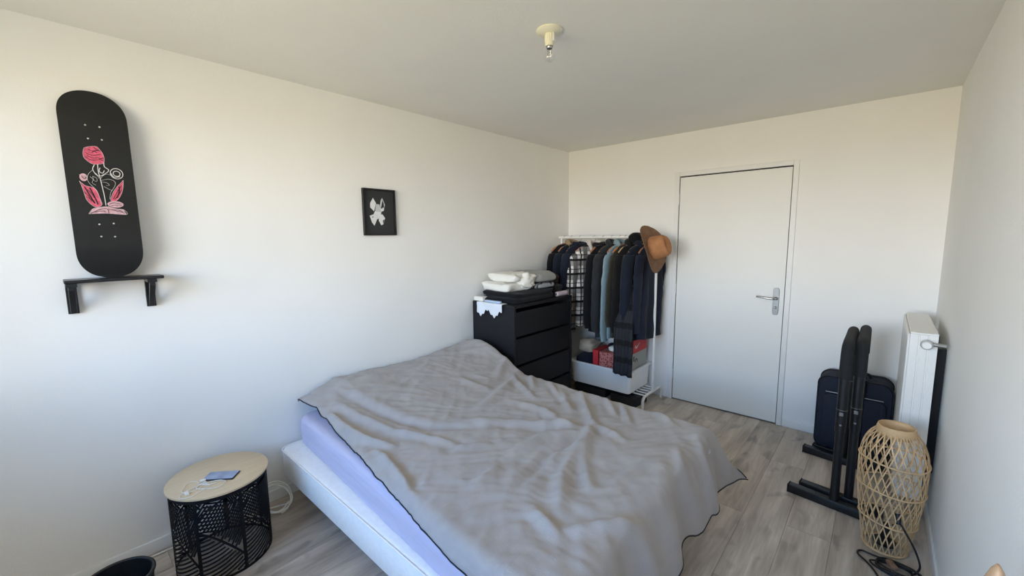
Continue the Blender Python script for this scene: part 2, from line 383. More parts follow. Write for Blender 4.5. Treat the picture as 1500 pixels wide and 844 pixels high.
# ------------------------------------------------------------------ skateboard and its shelf
sh = thing('wall_shelf', 'small glossy black bracket shelf on the left wall under the skateboard', 'shelf', (0, -3.63, 1.375))
box('shelf_board', (.0, .115, -.158, .16, -.014, 0), 'shelf_black', sh, bevel=.003)
for y in (-.138, .118):
    bm_ = MB(); w = .017
    bm_.box(.0, .014, y-w, y+w, -.15, -.014).box(.014, .105, y-w, y+w, -.030, -.014)
    p0 = [(.014, -.135), (.014, -.15), (.105, -.044), (.105, -.030), (.09, -.030)]
    n = len(p0); bm_.add([(x, y+s*w*.6, z) for s in (-1, 1) for x, z in p0], [tuple(range(n))[::-1], tuple(range(n, 2*n))]+[(i, (i+1) % n, n+(i+1) % n, n+i) for i in range(n)])
    obj('bracket', bm_, 'shelf_black', sh, bevel=.0015)
LEAN = math.atan2(.036, .76)
sb = thing('skateboard_deck', 'black skateboard deck with pink rose art leaning on the left wall', 'skateboard', (.084, -3.634, 1.376))
sb.rotation_euler = (0, -LEAN, 0)
LEN, HW = .795, .106
def deck_pt(u, v):      # u across in y, v along in z, surface bending to the wall at both kicks
    kick = 0
    for d in (.15-v, v-(LEN-.15)):
        if d > 0: kick += .30*d*d/.10 if d < .05 else .30*(.025+(d-.05))
    return -min(kick, .034)+.10*u*u*4*(-.25), u, v
def half_width(v):
    for d in (v, LEN-v):
        if d < .115: return HW*(1-(1-d/.115)**2.25)**(1/2.25)
    return HW
rows = []; back = []
for i in range(61):
    v = LEN*(1-math.cos(PI*i/60))/2; hw = max(half_width(v), .001)
    r_ = [deck_pt(hw*(-1+2*j/16), v) for j in range(17)]
    rows.append(r_); back.append([(p[0]-.0105, p[1], p[2]) for p in r_])
dm = MB().grid(rows).grid(back)
nb_ = 61*17
def ring_idx(o_): return [o_+i*17 for i in range(61)]+[o_+60*17+j for j in range(1, 17)]+[o_+i*17+16 for i in range(59, -1, -1)]+[o_+j for j in range(15, 0, -1)]
ra, rb_ = ring_idx(0), ring_idx(nb_)
for i in range(len(ra)): dm.f.append((ra[i], ra[(i+1) % len(ra)], rb_[(i+1) % len(ra)], rb_[i]))
obj('deck', dm, 'deck', sb, smooth=60)
HOLES = [(-.028, .643), (.015, .642), (-.025, .588), (.017, .589), (-.025, .23), (.02, .234), (-.024, .178), (.019, .177)]
for u, v in HOLES:
    h = obj('bolt_hole', MB().lathe([(0, .0012), (.0032, .0012), (.0036, -.001)], 10), 'whiteink', sb)
    p = deck_pt(u, v); h.matrix_local = Matrix.Translation(p) @ Matrix.Rotation(PI/2, 4, 'Y')
def decal(poly, lift=.0009):
    p = [deck_pt(u, v) for u, v in poly]; n = len(p)
    return MB().add([(x+lift, y, z) for x, y, z in p]+[(x-.001, y, z) for x, y, z in p], [tuple(range(n))]+[(i, (i+1) % n, n+(i+1) % n, n+i) for i in range(n)])
def strokes(lines, wd=.0017, lift=.0015, closed=False):
    b = MB()
    for ln in lines:
        b.tube([(deck_pt(p.x, p.y)[0]+lift*.5, p.x, p.y) for p in curve_pts([(u, v, 0) for u, v in ln], 4)], wd, 6, flat=.35)
    return b
def smooth_poly(pl_): return [(p.x, p.y) for p in curve_pts([(u, v, 0) for u, v in pl_], 3, True)]
ROSE = [(-.041, .547), (-.023, .556), (-.003, .558), (.006, .547), (.013, .533), (.017, .509), (.01, .489), (-.018, .483), (-.033, .492), (-.044, .506), (-.046, .525)]
WINGL = [(-.068, .409), (-.06, .399), (-.052, .391), (-.03, .384), (-.019, .372), (-.013, .341), (-.009, .314), (-.027, .302), (-.042, .313), (-.054, .334), (-.059, .364), (-.063, .39)]
WINGR = [(.069, .424), (.058, .409), (.046, .394), (.03, .366), (.021, .338), (.023, .33), (.037, .333), (.053, .354), (.064, .387)]
BASE = [(-.053, .273), (-.039, .295), (-.015, .303), (.008, .306), (.034, .298), (.058, .295), (.066, .274), (.005, .277)]
def ell(c, a, b, n=18): return [(c[0]+a*math.cos(2*PI*k/n), c[1]+b*math.sin(2*PI*k/n)) for k in range(n)]
for nm, pl_, mm in (('rose_print', smooth_poly(ROSE), 'pink'), ('leaf_print', smooth_poly(WINGL), 'pink'), ('leaf_print', smooth_poly(WINGR), 'pink'),
                    ('base_print', BASE, 'palepink'), ('bud_print', ell((-.054, .425), .012, .016), 'palepink'), ('bud_print', ell((.034, .317), .026, .014), 'palepink')):
    obj(nm, decal(pl_), mm, sb)
EL = ell((.05, .45), .02, .022)
WHITE = [ROSE+[ROSE[0]], [(-.006, .485), (-.007, .456), (-.004, .426), (-.001, .391), (.002, .351), (.003, .311)],
         [(-.016, .481), (-.023, .459), (-.006, .434), (.026, .46), (.014, .476), (.014, .494)], [(-.023, .459), (-.038, .44), (-.043, .418), (-.038, .401), (-.024, .38), (-.015, .354), (-.011, .319)],
         [(.026, .46), (.004, .435), (-.003, .417), (.022, .424), (.04, .416), (.04, .398), (.023, .366), (.018, .338)], [(-.026, .432), (-.015, .425), (-.015, .412), (-.024, .415), (-.026, .432)],
         EL+[EL[0]], ell((.05, .45), .011, .011)+[(.061, .45)], [(.032, .45), (.04, .435), (.06, .438)], WINGL+[WINGL[0]], WINGR+[WINGR[0]], BASE+[BASE[0]],
         [(-.002, .41), (.015, .408), (.022, .398), (.012, .396)], [(.004, .435), (.018, .445), (.03, .442)], [(.0, .47), (-.004, .455), (.006, .448), (.012, .46)], [(-.022, .452), (-.012, .44), (-.008, .425)], [(-.034, .43), (-.026, .418), (-.03, .405), (-.02, .395)], [(.004, .392), (.018, .382), (.028, .376)], [(-.066, .435), (-.055, .43), (-.046, .436), (-.044, .42), (-.05, .412)], [(-.05, .28), (-.03, .286), (-.012, .279)], [(.016, .284), (.036, .28), (.056, .287)], [(.004, .30), (.012, .31), (.008, .32)]]
obj('white_linework', strokes(WHITE, .0016), 'whiteink', sb)['kind'] = 'stuff'
DARK = [[(-.04, .53), (-.027, .521), (-.011, .521), (.006, .528)], [(-.04, .511), (-.026, .5), (-.006, .502), (.014, .514)], [(-.031, .544), (-.016, .538), (.003, .545)],
        [(-.02, .53), (-.012, .538), (-.004, .53)], [(-.055, .386), (-.043, .352), (-.03, .318)], [(-.04, .383), (-.03, .353), (-.021, .314)], [(-.055, .343), (-.04, .335), (-.032, .318)],
        [(.06, .4), (.044, .372), (.028, .339)], [(.06, .382), (.046, .358), (.034, .339)], [(-.047, .275), (-.02, .292), (.004, .297), (.009, .279)], [(.01, .297), (.033, .289), (.06, .279)],
        [(.014, .317), (.03, .324), (.05, .318)], [(.02, .31), (.036, .314), (.054, .311)], [(-.06, .43), (-.052, .418), (-.046, .428)], [(-.049, .375), (-.036, .36), (-.03, .34)], [(-.058, .362), (-.048, .35), (-.04, .325)], [(.052, .395), (.05, .37), (.04, .345)], [(-.035, .517), (-.02, .508), (-.002, .512), (.01, .50)], [(-.012, .555), (-.004, .545), (.008, .54)], [(-.034, .281), (-.01, .287), (.0, .283)], [(.02, .292), (.04, .293), (.055, .284)]]
obj('dark_linework', strokes(DARK, .0022, .0022), 'inkblack', sb)['kind'] = 'stuff'

# ------------------------------------------------------------------ framed print
fr = thing('picture_frame', 'black framed print of a white faceted figure on the left wall', 'picture', (0, -2.285, 1.708))
fm = MB(); a, b, w = .121, .155, .011
fm.box(.001, .022, -a, a, b-w, b).box(.001, .022, -a, a, -b, -b+w).box(.001, .022, -a, -a+w, -b+w, b-w).box(.001, .022, a-w, a, -b+w, b-w)
obj('frame', fm, 'shelf_black', fr, bevel=.001)
pp = box('print', (.001, .009, -a+w, a-w, -b+w, b-w), 'paper_dark', fr)
FIG = [([(-.044, .095), (-.066, .059), (-.067, .031), (-.04, .006), (-.023, .061)], 'art1'), ([(.025, .098), (.014, .080), (.008, .05), (.011, .024), (.02, .06)], 'art1'), ([(.025, .098), (.045, .052), (.037, .03), (.035, .06), (.024, .085)], 'art2'),
       ([(.011, .024), (.03, .035), (.037, .03), (.033, .012), (.014, .005)], 'art1'), ([(-.023, .055), (.002, .053), (.011, .024), (.014, -.001), (-.014, -.035), (-.033, .003)], 'art2'),
       ([(-.074, -.024), (-.041, -.013), (-.018, -.041), (-.042, -.09), (-.059, -.068)], 'art1'), ([(-.002, -.022), (.02, -.011), (.041, -.037), (.024, -.08), (.009, -.086), (-.008, -.054)], 'art1'),
       ([(-.044, -.012), (-.034, .006), (.014, .003), (.006, -.028), (-.012, -.045), (-.022, -.043)], 'art1')]
for k, (pl_, mm) in enumerate(FIG):
    n = len(pl_); obj('facet', MB().add([(.0093+.00015*k, u, v) for u, v in pl_]+[(.0088, u, v) for u, v in pl_], [tuple(range(n))]+[(i, (i+1) % n, n+(i+1) % n, n+i) for i in range(n)]), mm, pp)
for pl_ in ([(-.058, -.034), (-.047, -.026), (-.05, -.038)], [(.022, -.055), (.036, -.045), (.024, -.075)], [(.018, .03), (.024, .028), (.02, .022)]):
    obj('facet', MB().add([(.0108, u, v) for u, v in pl_]+[(.009, u, v) for u, v in pl_], [(0, 1, 2), (0, 1, 4, 3), (1, 2, 5, 4), (2, 0, 3, 5)]), 'paper_dark', pp)

# ------------------------------------------------------------------ bed
BX0, BX1, BY0, BY1 = .05, 2.0, -3.028, -1.60
bs = thing('bed_base', 'white fabric box spring base on wooden legs under the mattress', 'bed', (0, 0, 0))
def rbox_plan(x0, x1, y0, y1, r, n=6):
    out = []
    for cx, cy, a0 in ((x1-r, y1-r, 0), (x0+r, y1-r, PI/2), (x0+r, y0+r, PI), (x1-r, y0+r, 1.5*PI)):
        for k in range(n+1): out.append((cx+r*math.cos(a0+PI/2*k/n), cy+r*math.sin(a0+PI/2*k/n)))
    return out
pln = rbox_plan(BX0, BX1, BY0, BY1, .05)
cb = MB(); ctr = ((BX0+BX1)/2, (BY0+BY1)/2)
def inset(pl_, d): return [(x-d*math.copysign(1, x-ctr[0]), y-d*math.copysign(1, y-ctr[1])) for x, y in pl_]
cb.grid([[(x, y, z) for x, y in inset(pln, d)] for d, z in ((.03, .165), (.006, .168), (0, .18), (0, .315), (.006, .327), (.02, .33))], True)
nn = len(pln); cb.f.append(tuple(range(nn))[::-1]); cb.f.append(tuple(range(5*nn, 6*nn)))
body = obj('base_body', cb, 'boxspring', bs, smooth=50)
obj('base_piping', MB().tube([(x, y, .327) for x, y in inset(pln, -.001)], .0045, 8, closed=True), 'boxspring', body, smooth=60)
for x in (.16, 1.86):
    for y in (-2.87, -1.74):
        obj('leg', MB().lathe([(.022, 0), (.033, .165)], 20, (x, y, 0), True, True), 'legwood', bs, smooth=40)
# mattress, turned a little on its base
MX0, MX1, MW = .045, 1.945, 1.36
MROT = -.06
mm_ = MB(); pm_ = rbox_plan(0, MX1-MX0, 0, MW, .07, 7)
pts = []
per = []
for i, (x, y) in enumerate(pm_):
    x2, y2 = pm_[(i+1) % len(pm_)]; d = math.hypot(x2-x, y2-y); k = max(1, int(d/.02))
    for j in range(k): per.append((x+(x2-x)*j/k, y+(y2-y)*j/k))
c2 = ((MX1-MX0)/2, MW/2)
prof = [(.02, 0), (.004, .004), (0, .02), (-.002, .05), (-.003, .085), (-.002, .12), (0, .14), (.006, .155), (.018, .165), (.04, .17), (.12, .172)]
rows = []
for d, z in prof:
    row = []
    for x, y in per:
        wv = .0045*nz((x+y)*2.4, z*42-(x+y)*4, 3.1)+.003*nz((x+y)*5, z*80-(x+y)*9, 7)
        ax = (c2[0]-x)/c2[0]; ay = (c2[1]-y)/c2[1]
        row.append((x+(d+wv)*math.copysign(abs(ax)**3, ax), y+(d+wv)*math.copysign(abs(ay)**3, ay), z))
    rows.append(row)
mm_.grid(rows, True); k = len(per); mm_.f.append(tuple(range(k))[::-1]); mm_.f.append(tuple(range((len(prof)-1)*k, len(prof)*k)))
mo = obj('mattress', mm_, 'sheet', smooth=60); mo.location = (MX0, -2.916, .331); mo.rotation_euler = (0, 0, MROT)
tag(mo, 'mattress in a pale lavender fitted sheet between base and duvet', 'mattress')
# duvet
def front_y(x): return -2.916-.06*x
def back_y(x): return -1.555-.036*x
FOLDS = [([(1.493, -1.97), (1.657, -2.485), (1.773, -2.668)], .018, .035), ([(1.516, -2.036), (1.346, -2.095), (1.004, -2.343)], .016, .04), ([(1.527, -2.067), (1.389, -2.226), (1.392, -2.539)], .014, .04), ([(1.504, -1.96), (1.702, -2.033)], .014, .03),
         ([(.65, -1.676), (1.036, -1.899)], .014, .03), ([(1.084, -1.671), (1.3, -1.895)], .014, .025), ([(1.207, -1.631), (1.493, -1.97)], .018, .025), ([(1.375, -1.611), (1.543, -1.788)], .016, .022), ([(1.513, -1.661), (1.636, -1.824)], .014, .022),
         ([(1.861, -2.727), (2.006, -2.545), (2.11, -2.354), (2.128, -2.227)], .02, .03), ([(1.937, -1.939), (2.05, -2.16)], .014, .03), ([(1.98, -1.78), (2.07, -1.95)], .014, .025), ([(1.704, -2.728), (1.848, -2.774)], .018, .03), ([(1.692, -1.611), (1.829, -1.725)], .012, .03),
         ([(1.532, -2.063), (1.656, -2.312), (1.785, -2.477)], .013, .03), ([(1.851, -2.419), (1.872, -2.156)], .01, .03), ([(.232, -2.735), (.584, -2.654), (.877, -2.573), (1.064, -2.39)], -.018, .035), ([(.396, -2.865), (.661, -2.868), (.905, -2.818)], .02, .03),
         ([(.45, -2.228), (.512, -2.029), (.744, -1.979)], .01, .04), ([(.68, -1.644), (.802, -1.93), (.894, -2.229)], .014, .04), ([(1.161, -2.635), (1.225, -2.505)], .014, .025), ([(1.433, -2.775), (1.429, -2.636)], .014, .03),
         ([(.173, -2.725), (.2, -2.406), (.25, -2.098)], .012, .05), ([(1.32, -2.976), (1.106, -2.915), (.878, -2.879)], .016, .025),
         ([(.3, -2.80), (.75, -2.72), (1.15, -2.60)], .014, .03), ([(.95, -1.62), (1.15, -1.78)], .012, .022), ([(.78, -1.60), (.95, -1.80)], .014, .028), ([(1.45, -2.1), (1.2, -2.0), (.95, -2.02)], .012, .035),
         ([(1.55, -2.1), (1.5, -2.35), (1.56, -2.62)], -.014, .03), ([(.5, -1.56), (.62, -1.8)], .015, .035)]
def seg_d(px, py, a, b):
    dx, dy = b[0]-a[0], b[1]-a[1]; t = max(0, min(1, ((px-a[0])*dx+(py-a[1])*dy)/(dx*dx+dy*dy+1e-9)))
    return math.hypot(px-a[0]-t*dx, py-a[1]-t*dy), t
def fold_h(x, y):
    h = 0
    for ln, A, wd in FOLDS:
        best = 9; n = len(ln)-1; bt = 0
        for i in range(n):
            d, t = seg_d(x, y, ln[i], ln[i+1])
            if d < best: best = d; bt = (i+t)/n
        if best < wd*3: h += 1.3*A*(math.exp(-(best/wd*1.25)**2)-.35*math.exp(-((best-wd*1.5)/wd)**2))*(1-.6*abs(2*bt-1)**2)
    return h
def duvet_top(x, y):
    head = 1-smoothstep(.16, .78, x+.10*smoothstep(-2.4, -2.9, y))
    hp = interp(y, [(-2.95, .025), (-2.87, .045), (-2.66, .108), (-2.4, .098), (-2.12, .096), (-1.9, .10), (-1.62, .125), (-1.50, .165), (-1.4, .165)])
    ridge = .05*smoothstep(-1.75, -1.52, y)*(1-smoothstep(.36, .75, x))*smoothstep(.0, .2, x)
    z = .536+head*hp+ridge
    z += .012*nz(x*1.7+3, y*1.7, 1)+.010*nz(x*3.6, y*3.6, 5)
    q = noise.noise(Vector((x*7+2*nz(x*3, y*3, 9), y*7, 2)))
    al = x*.74+y*.67; pe_ = -x*.67+y*.74; wob = .12*nz(x*2.3, y*2.3, 3)
    z += .003*(1-abs(q)*2.2)+.0065*(1-2.4*abs(nz(al*2.6, (pe_+wob)*9, 8)))+.0035*(1-2.4*abs(nz(al*5+4, (pe_+wob)*21, 3)))
    z += .004*(1-2.4*abs(nz((pe_-wob)*3, al*12, 21)))+.0014*nz(x*34, y*34, 6)
    g_ = math.exp(-((y-front_y(x)-.05)/.09)**2)*smoothstep(.1, .3, x)
    z += g_*(.007*nz(x*13, y*4, 31)+.005*(1-2.4*abs(nz(x*21, y*6, 17))))
    return max(z+fold_h(x, y), .514)
def bend(s, r=.055):
    if s <= 0: return s, 0.0
    th = s/r
    if th < 1.42: return r*math.sin(th), r*(1-math.cos(th))
    rest = s-1.42*r
    return r*math.sin(1.42)+rest*.15, r*(1-math.cos(1.42))+rest*.985
NU, NV = 230, 190
U0, XE, OVF = .030, 1.95, .345
rows = []
for i in range(NU+1):
    u = U0+(XE+OVF-U0)*i/NU; xs = min(u, XE+.05)
    hf = interp(xs, [(0, .02), (.3, .035), (.72, .042), (.97, .050), (1.27, .072), (1.45, .100), (1.65, .125), (2.1, .17)])
    fy, by = front_y(xs)+.05+.028*(1-smoothstep(.55, 1.15, xs))*smoothstep(.05, .25, xs), back_y(xs)-.03
    hb = .27+.02*math.sin(u*5)
    row = []
    for j in range(NV+1):
        b = j/NV; v = fy-hf+(by+hb-fy+hf)*b
        ex, dx = bend(u-XE); x = XE+ex if u > XE else u
        if v < fy: ey, dy = bend(fy-v); y = fy-ey; dyl = dy
        elif v > by: ey, dy = bend(v-by); y = by+ey; dyl = dy
        else: y = v; dyl = 0; dy = 0
        cor = dx*dyl/.07
        z = duvet_top(min(x, 2.1), max(min(y, -1.45), -3.05))-math.sqrt(dx*dx+dyl*dyl)
        if v > by and u > XE: y += .21*min(cor, 1); x += .03*min(cor, 1); z += .03*min(cor, 1)
        if x < .52 and y > -1.475: y = -1.475+(y+1.475)*.03   # pressed against the dresser
        if dx > 0: x += .020*(1+math.sin(v*13+1))*min(1, dx/.2)+.010*(1+math.sin(v*27))*min(1, dx/.15)
        if v < fy: y -= .008*nz(u*11, dyl*4, 2)*min(1, dyl/.05)+(.012*smoothstep(0, .35, .35-x))
        if v < fy and u <= XE: y = min(y, front_y(xs)-.012) if dyl > .06 else y
        row.append((max(x, .028), y, max(z, .03)))
    rows.append(row)
dv = obj('duvet', MB().grid(rows), 'duvet', smooth=80, solid=.010); orient(dv.data, Vector((0, 0, 1)))
tag(dv, 'rumpled grey duvet spread over the bed with dark piped hem', 'duvet')
def edge(seq): return [(p[0], p[1], p[2]) for p in seq]
fh = [rows[i][0] for i in range(0, NU+1, 2)]; hd = [rows[0][j] for j in range(0, NV+1, 3)]
ft = [rows[NU][j] for j in range(0, NV+1, 2)]; fa = [rows[i][NV] for i in range(0, NU+1, 3)]
hd = [(p[0]-.004, p[1], p[2]-.012) for p in hd]
for s_, r_ in ((fh, .0032), (hd, .003), (ft, .0032), (fa, .003)):
    obj('piping', MB().tube(s_, r_, 6), 'piping', dv, smooth=60)

# ------------------------------------------------------------------ side table with cut metal basket
TX, TY, TR, TH = .275, -3.372, .196, .405
st = thing('side_table', 'round wooden topped side table with black cut-metal basket body beside bed', 'table', (TX, TY, 0))
obj('table_top', MB().lathe([(0, .006), (.202, .006), (.2055, .009), (.2055, .017), (.203, .019), (0, .019)], 72, (0, 0, TH-.006)), 'tabletop', st, smooth=40)
def cyl(s, z, r=TR): a = s/TR; return (r*math.cos(a), r*math.sin(a), z)
def strip(b, pts, w):
    """flat rib on the cylinder following (s, z) points"""
    L_ = []
    for i, (s, z) in enumerate(pts):
        s0, z0 = pts[max(i-1, 0)]; s1, z1 = pts[min(i+1, len(pts)-1)]; d = math.hypot(s1-s0, z1-z0) or 1
        nx, ny = -(z1-z0)/d*w/2, (s1-s0)/d*w/2
        L_.append([cyl(s+nx, z+ny), cyl(s+nx, z+ny, TR-.0022), cyl(s-nx, z-ny, TR-.0022), cyl(s-nx, z-ny)])
    b.grid(L_, True)
NS = 7; SW_ = 2*PI*TR/NS; HT = TH-.002
def zb(p): return .245-.17*p**1.6
lat = MB()
for k in range(NS):
    s0 = k*SW_+.035
    for i in range(-3, 16):
        zs = .004+i*.0195; run = []
        for q in range(15):
            p = q/14; z = zs+.075*p**1.4
            if 0.012 <= z <= zb(p): run.append((s0+p*SW_, z))
        if len(run) > 1: strip(lat, run, .0074)
    for i in range(0, 24):
        zs = -.10+i*.0215; run = []
        for q in range(15):
            p = q/14; z = zs+.20*p+.09*p*p
            if zb(p) <= z <= HT-.02: run.append((s0+p*SW_, z))
        if len(run) > 1: strip(lat, run, .0074)
    strip(lat, [(s0+SW_*q/14, zb(q/14)) for q in range(15)], .009)
    strip(lat, [(s0+SW_*q/14, .40-.10*(1-q/14)**2-.001) for q in range(15)], .007)
lo = obj('cut_metal_ribs', lat, 'lattice', st); lo['kind'] = 'stuff'
for k in range(NS):
    s0 = k*SW_+.035; sm = MB(); strip(sm, [(s0, z) for z in (.004, .12, .28, .402)], .021 if k % 2 else .015); obj('stem', sm, 'lattice', st)
for z in (.006, .393):
    rg = MB(); strip(rg, [(q/72*2*PI*TR, z) for q in range(73)], .012 if z < .1 else .016); obj('ring', rg, 'lattice', st)
# phone-like slab and white earphone cable on the table
ZT = TH+.0135
ph = thing('phone', 'thin silver phone lying on the round wooden table', 'phone', (.322, -3.372, ZT), -.74)
box('case', (-.034, .034, -.068, .068, 0, .008), 'shelf_black', ph, bevel=.003)
M['screen'] = mat('screen_glass', srgb(150, 162, 190), .12, 20, .25)
box('screen', (-.032, .032, -.066, .066, .008, .0087), 'screen', ph)
random.seed(8)
ec = []
for k in range(64):
    a = k/64*2*PI*3.2; r = .035+.026*math.sin(k*.37)+.012*math.sin(k*.9)
    ec.append((.30+r*1.2*math.cos(a)+.05*math.sin(k*.05), -3.45+r*1.25*math.sin(a)+.02*math.sin(k*.11), ZT+.0028+.0014*math.sin(k*.8)**2))
ear = thing('charging_cable', 'tangled thin white charging cable lying beside the phone on table', 'cable', (0, 0, 0))
obj('cord', MB().tube(curve_pts(ec, 3), .0016, 6), 'cablew', ear, smooth=60)
obj('plug', MB().box(.355, .385, -3.52, -3.505, ZT+.0005, ZT+.0085), 'cablew', ear, bevel=.002)
obj('plug', MB().box(.300, .314, -3.452, -3.43, ZT+.003, ZT+.011), 'cablew', ear, bevel=.002)
# white extension cable coil by the bed leg and running behind the table
cc = MB(); pts = []
for k in range(150):
    a = k/150*2*PI*4.3+.5; r = .078+.009*math.sin(k*.21)+.004*(k % 40)/10
    u_, v_ = r*math.cos(a), r*math.sin(a)*.9
    pts.append((.105-u_*.72+.006*math.sin(k*.17), -3.085+v_, .062+u_*.62+.008*math.sin(k*.11)))
pts += curve_pts([pts[-1], (.06, -3.19, .012), (.045, -3.35, .006), (.04, -3.55, .006), (.045, -3.75, .006), (.06, -3.95, .006)], 6)[1:]
cc.tube(pts, .0042, 7)
tag(obj('extension_cable', cc, 'cablew', smooth=60), 'coiled white cable on the floor beside the bed leg', 'cable')
# black bin
bn = thing('waste_bin', 'round black waste bin on the floor below the skateboard shelf', 'bin', (.553, -3.765, 0))
obj('bin_body', MB().lathe([(0, .004), (.078, .004), (.08, 0), (.082, .004), (.104, .285), (.098, .285), (.077, .012), (0, .012)], 48), 'black_metal', bn, smooth=40)
obj('bin_rim', MB().tube([(.1035*math.cos(2*PI*k/48), .1035*math.sin(2*PI*k/48), .286) for k in range(48)], .0065, 10, closed=True), 'black_metal', bn, smooth=60)

# ------------------------------------------------------------------ dresser
DY0, DY1, DD, DZ = -1.45, -.65, .482, 1.0
ds = thing('dresser', 'tall black-brown chest of four drawers against the left wall', 'dresser', (.0, DY0, 0))
DWY = DY1-DY0
box('top_panel', (.014, DD, 0, DWY, DZ-.024, DZ), 'black_wood', ds, bevel=.0015)
for y in (0, DWY-.022): box('side_panel', (.014, DD-.0, y, y+.022, 0, DZ-.024), 'black_wood', ds, bevel=.0015)
box('back_panel', (.014, .022, .022, DWY-.022, .05, DZ-.024), 'black_wood', ds)
box('plinth', (.40, .42, .022, DWY-.022, 0, .05), 'black_wood', ds)
dz = [(.058, .268), (.288, .498), (.518, .728), (.748, .945)]
for a, b in dz:
    dro = box('drawer', (.06, DD-.022, .026, DWY-.026, a+.012, b-.03), 'black_wood', ds)
    box('drawer_front', (DD-.020, DD-.002, .025, DWY-.025, a, b), 'black_wood', dro, bevel=.0015)

# folded clothes on the dresser
def superell(b, cx, cy, cz, ax, ay, az, e1=.35, e2=.3, seed=0, amp=.006, nu=44, nv=18, freq=12, rot=0):
    rows = []
    for i in range(nv+1):
        ph_ = -PI/2+PI*i/nv; c, s = math.cos(ph_), math.sin(ph_)
        cr_ = max(c, 0)**e1; sr = math.copysign(abs(s)**e1, s); row = []
        for j in range(nu):
            t = 2*PI*j/nu; ct, st_ = math.cos(t), math.sin(t)
            x = ax*cr_*math.copysign(abs(ct)**e2, ct); y = ay*cr_*math.copysign(abs(st_)**e2, st_); z = az*sr
            d = amp*nz(x*freq+seed*7.3, y*freq, z*freq*2+seed)
            x += d*ct*1.5; y += d*st_*1.5; z += d*.8*(1 if s > -.2 else 0)
            X = cx+x*math.cos(rot)-y*math.sin(rot); Y = cy+x*math.sin(rot)+y*math.cos(rot)
            row.append((X, Y, cz+z))
        rows.append(row)
    b.grid(rows, True)
def folded(name, label, cx, cy, z0, ax, ay, layers, th, material, seed, rot=0, cat='clothing', grp='folded clothes on the dresser', amp=.006):
    b = MB(); z = z0
    for k in range(layers):
        t = th*(1+.25*nz(seed, k*3.1)); superell(b, cx+.008*nz(seed+1, k*2.3), cy+.010*nz(seed+5, k*1.7), z+t/2, ax*(1-.02*k), ay*(1-.02*k), t/2*1.04, .45, .28, seed+k, amp, rot=rot); z += t
    o = obj(name, b, material, smooth=75); tag(o, label, cat, grp); return o, z
_, z1 = folded('folded_trousers', 'black folded trousers at the bottom of the pile on the dresser', .245, -1.125, DZ, .205, .285, 2, .044, 'f_black', 11, .03, amp=.014)
_, z2 = folded('folded_sweatshirt', 'lower white folded sweatshirt of the two on the black trousers', .215, -1.245, z1+.001, .165, .155, 1, .074, 'f_white', 21, -.05, amp=.022)
_, z3 = folded('folded_shirt', 'upper white folded shirt topping the left side of the pile', .235, -1.215, z2+.001, .15, .125, 1, .072, 'f_white', 33, .12, amp=.024)
hood = MB(); superell(hood, .37, -1.18, z2+.012, .07, .085, .062, .8, .8, 71, .02, freq=24)
tag(obj('rolled_garment', hood, 'f_white', smooth=75), 'crumpled cream garment bundle at the front of the white shirts', 'clothing', 'folded clothes on the dresser')
_, z4 = folded('folded_t_shirt', 'grey folded t-shirt with black print squeezed below the plain grey sweater', .25, -.935, z1+.001, .17, .13, 1, .055, 'f_greyprint', 41, .0)
_, z5 = folded('folded_sweater', 'plain light grey folded sweater on the right of the pile', .25, -.945, z4+.001, .185, .145, 1, .086, 'f_grey', 47, -.04, amp=.014)
_, z6 = folded('folded_jumper', 'dark charcoal folded jumper near the right end of the dresser', .22, -.735, DZ, .19, .072, 2, .05, 'f_black2', 53, 0)
_, z7 = folded('folded_scarf', 'black folded scarf on top of the charcoal jumper', .20, -.735, z6, .16, .068, 1, .09, 'f_wine', 57, .0, amp=.014)
rp = MB(); rr = []
for i in range(19):
    y = -.835+.165*i/18
    rr.append([(.437+(.020+.004*nz(i*.9, k*.6))*math.cos(2*PI*k/20)*(1 if 0 < i < 18 else .5), y, DZ+.023+(.0215+.002*nz(i, k))*math.sin(2*PI*k/20)*(1 if 0 < i < 18 else .5)) for k in range(20)])
rp.grid(rr, True); tag(obj('rolled_cloth', rp, 'f_pink', smooth=70), 'pale pink rolled cloth at the front edge of the dresser top', 'clothing', 'folded clothes on the dresser')
tis = MB(); superell(tis, .075, -1.41, DZ+.021, .055, .034, .0195, .35, .2, 5, .004)
tag(obj('folded_napkin', tis, 'f_white', smooth=60), 'small white folded napkin in the left corner of the dresser top', 'cloth')
lc = []
for i in range(31):
    row = []; s = i/30
    for j in range(41):
        x = .085+.285*j/40; hem = .092+.026*math.cos((x-.13)*2*PI/.155)+.008*math.sin(x*160)
        d = -.045+s*(.045+hem)
        if d < 0: y = DY0-d; z = DZ+.0035+.003*nz(x*20, y*20)
        else:
            th = min(d/.012, PI/2); y = DY0-.004-.012*math.sin(th)-.004*(1+nz(x*18, d*20, 4)); z = DZ+.0035-(.012*(1-math.cos(th)) if d < .0188 else .012+d-.0188)
        row.append((x, y, z))
    lc.append(row)
tag(obj('lace_cloth', MB().grid(lc), 'f_lace', smooth=70, solid=.0012), 'white lacy cloth hanging over the dresser side edge', 'cloth')
bc = MB(); superell(bc, .24, -1.433, DZ+.0125, .088, .016, .0085, .5, .4, 9, .004)
tag(obj('folded_handkerchief', bc, 'f_lightblue', smooth=60), 'light blue folded handkerchief on the white lacy cloth', 'cloth')

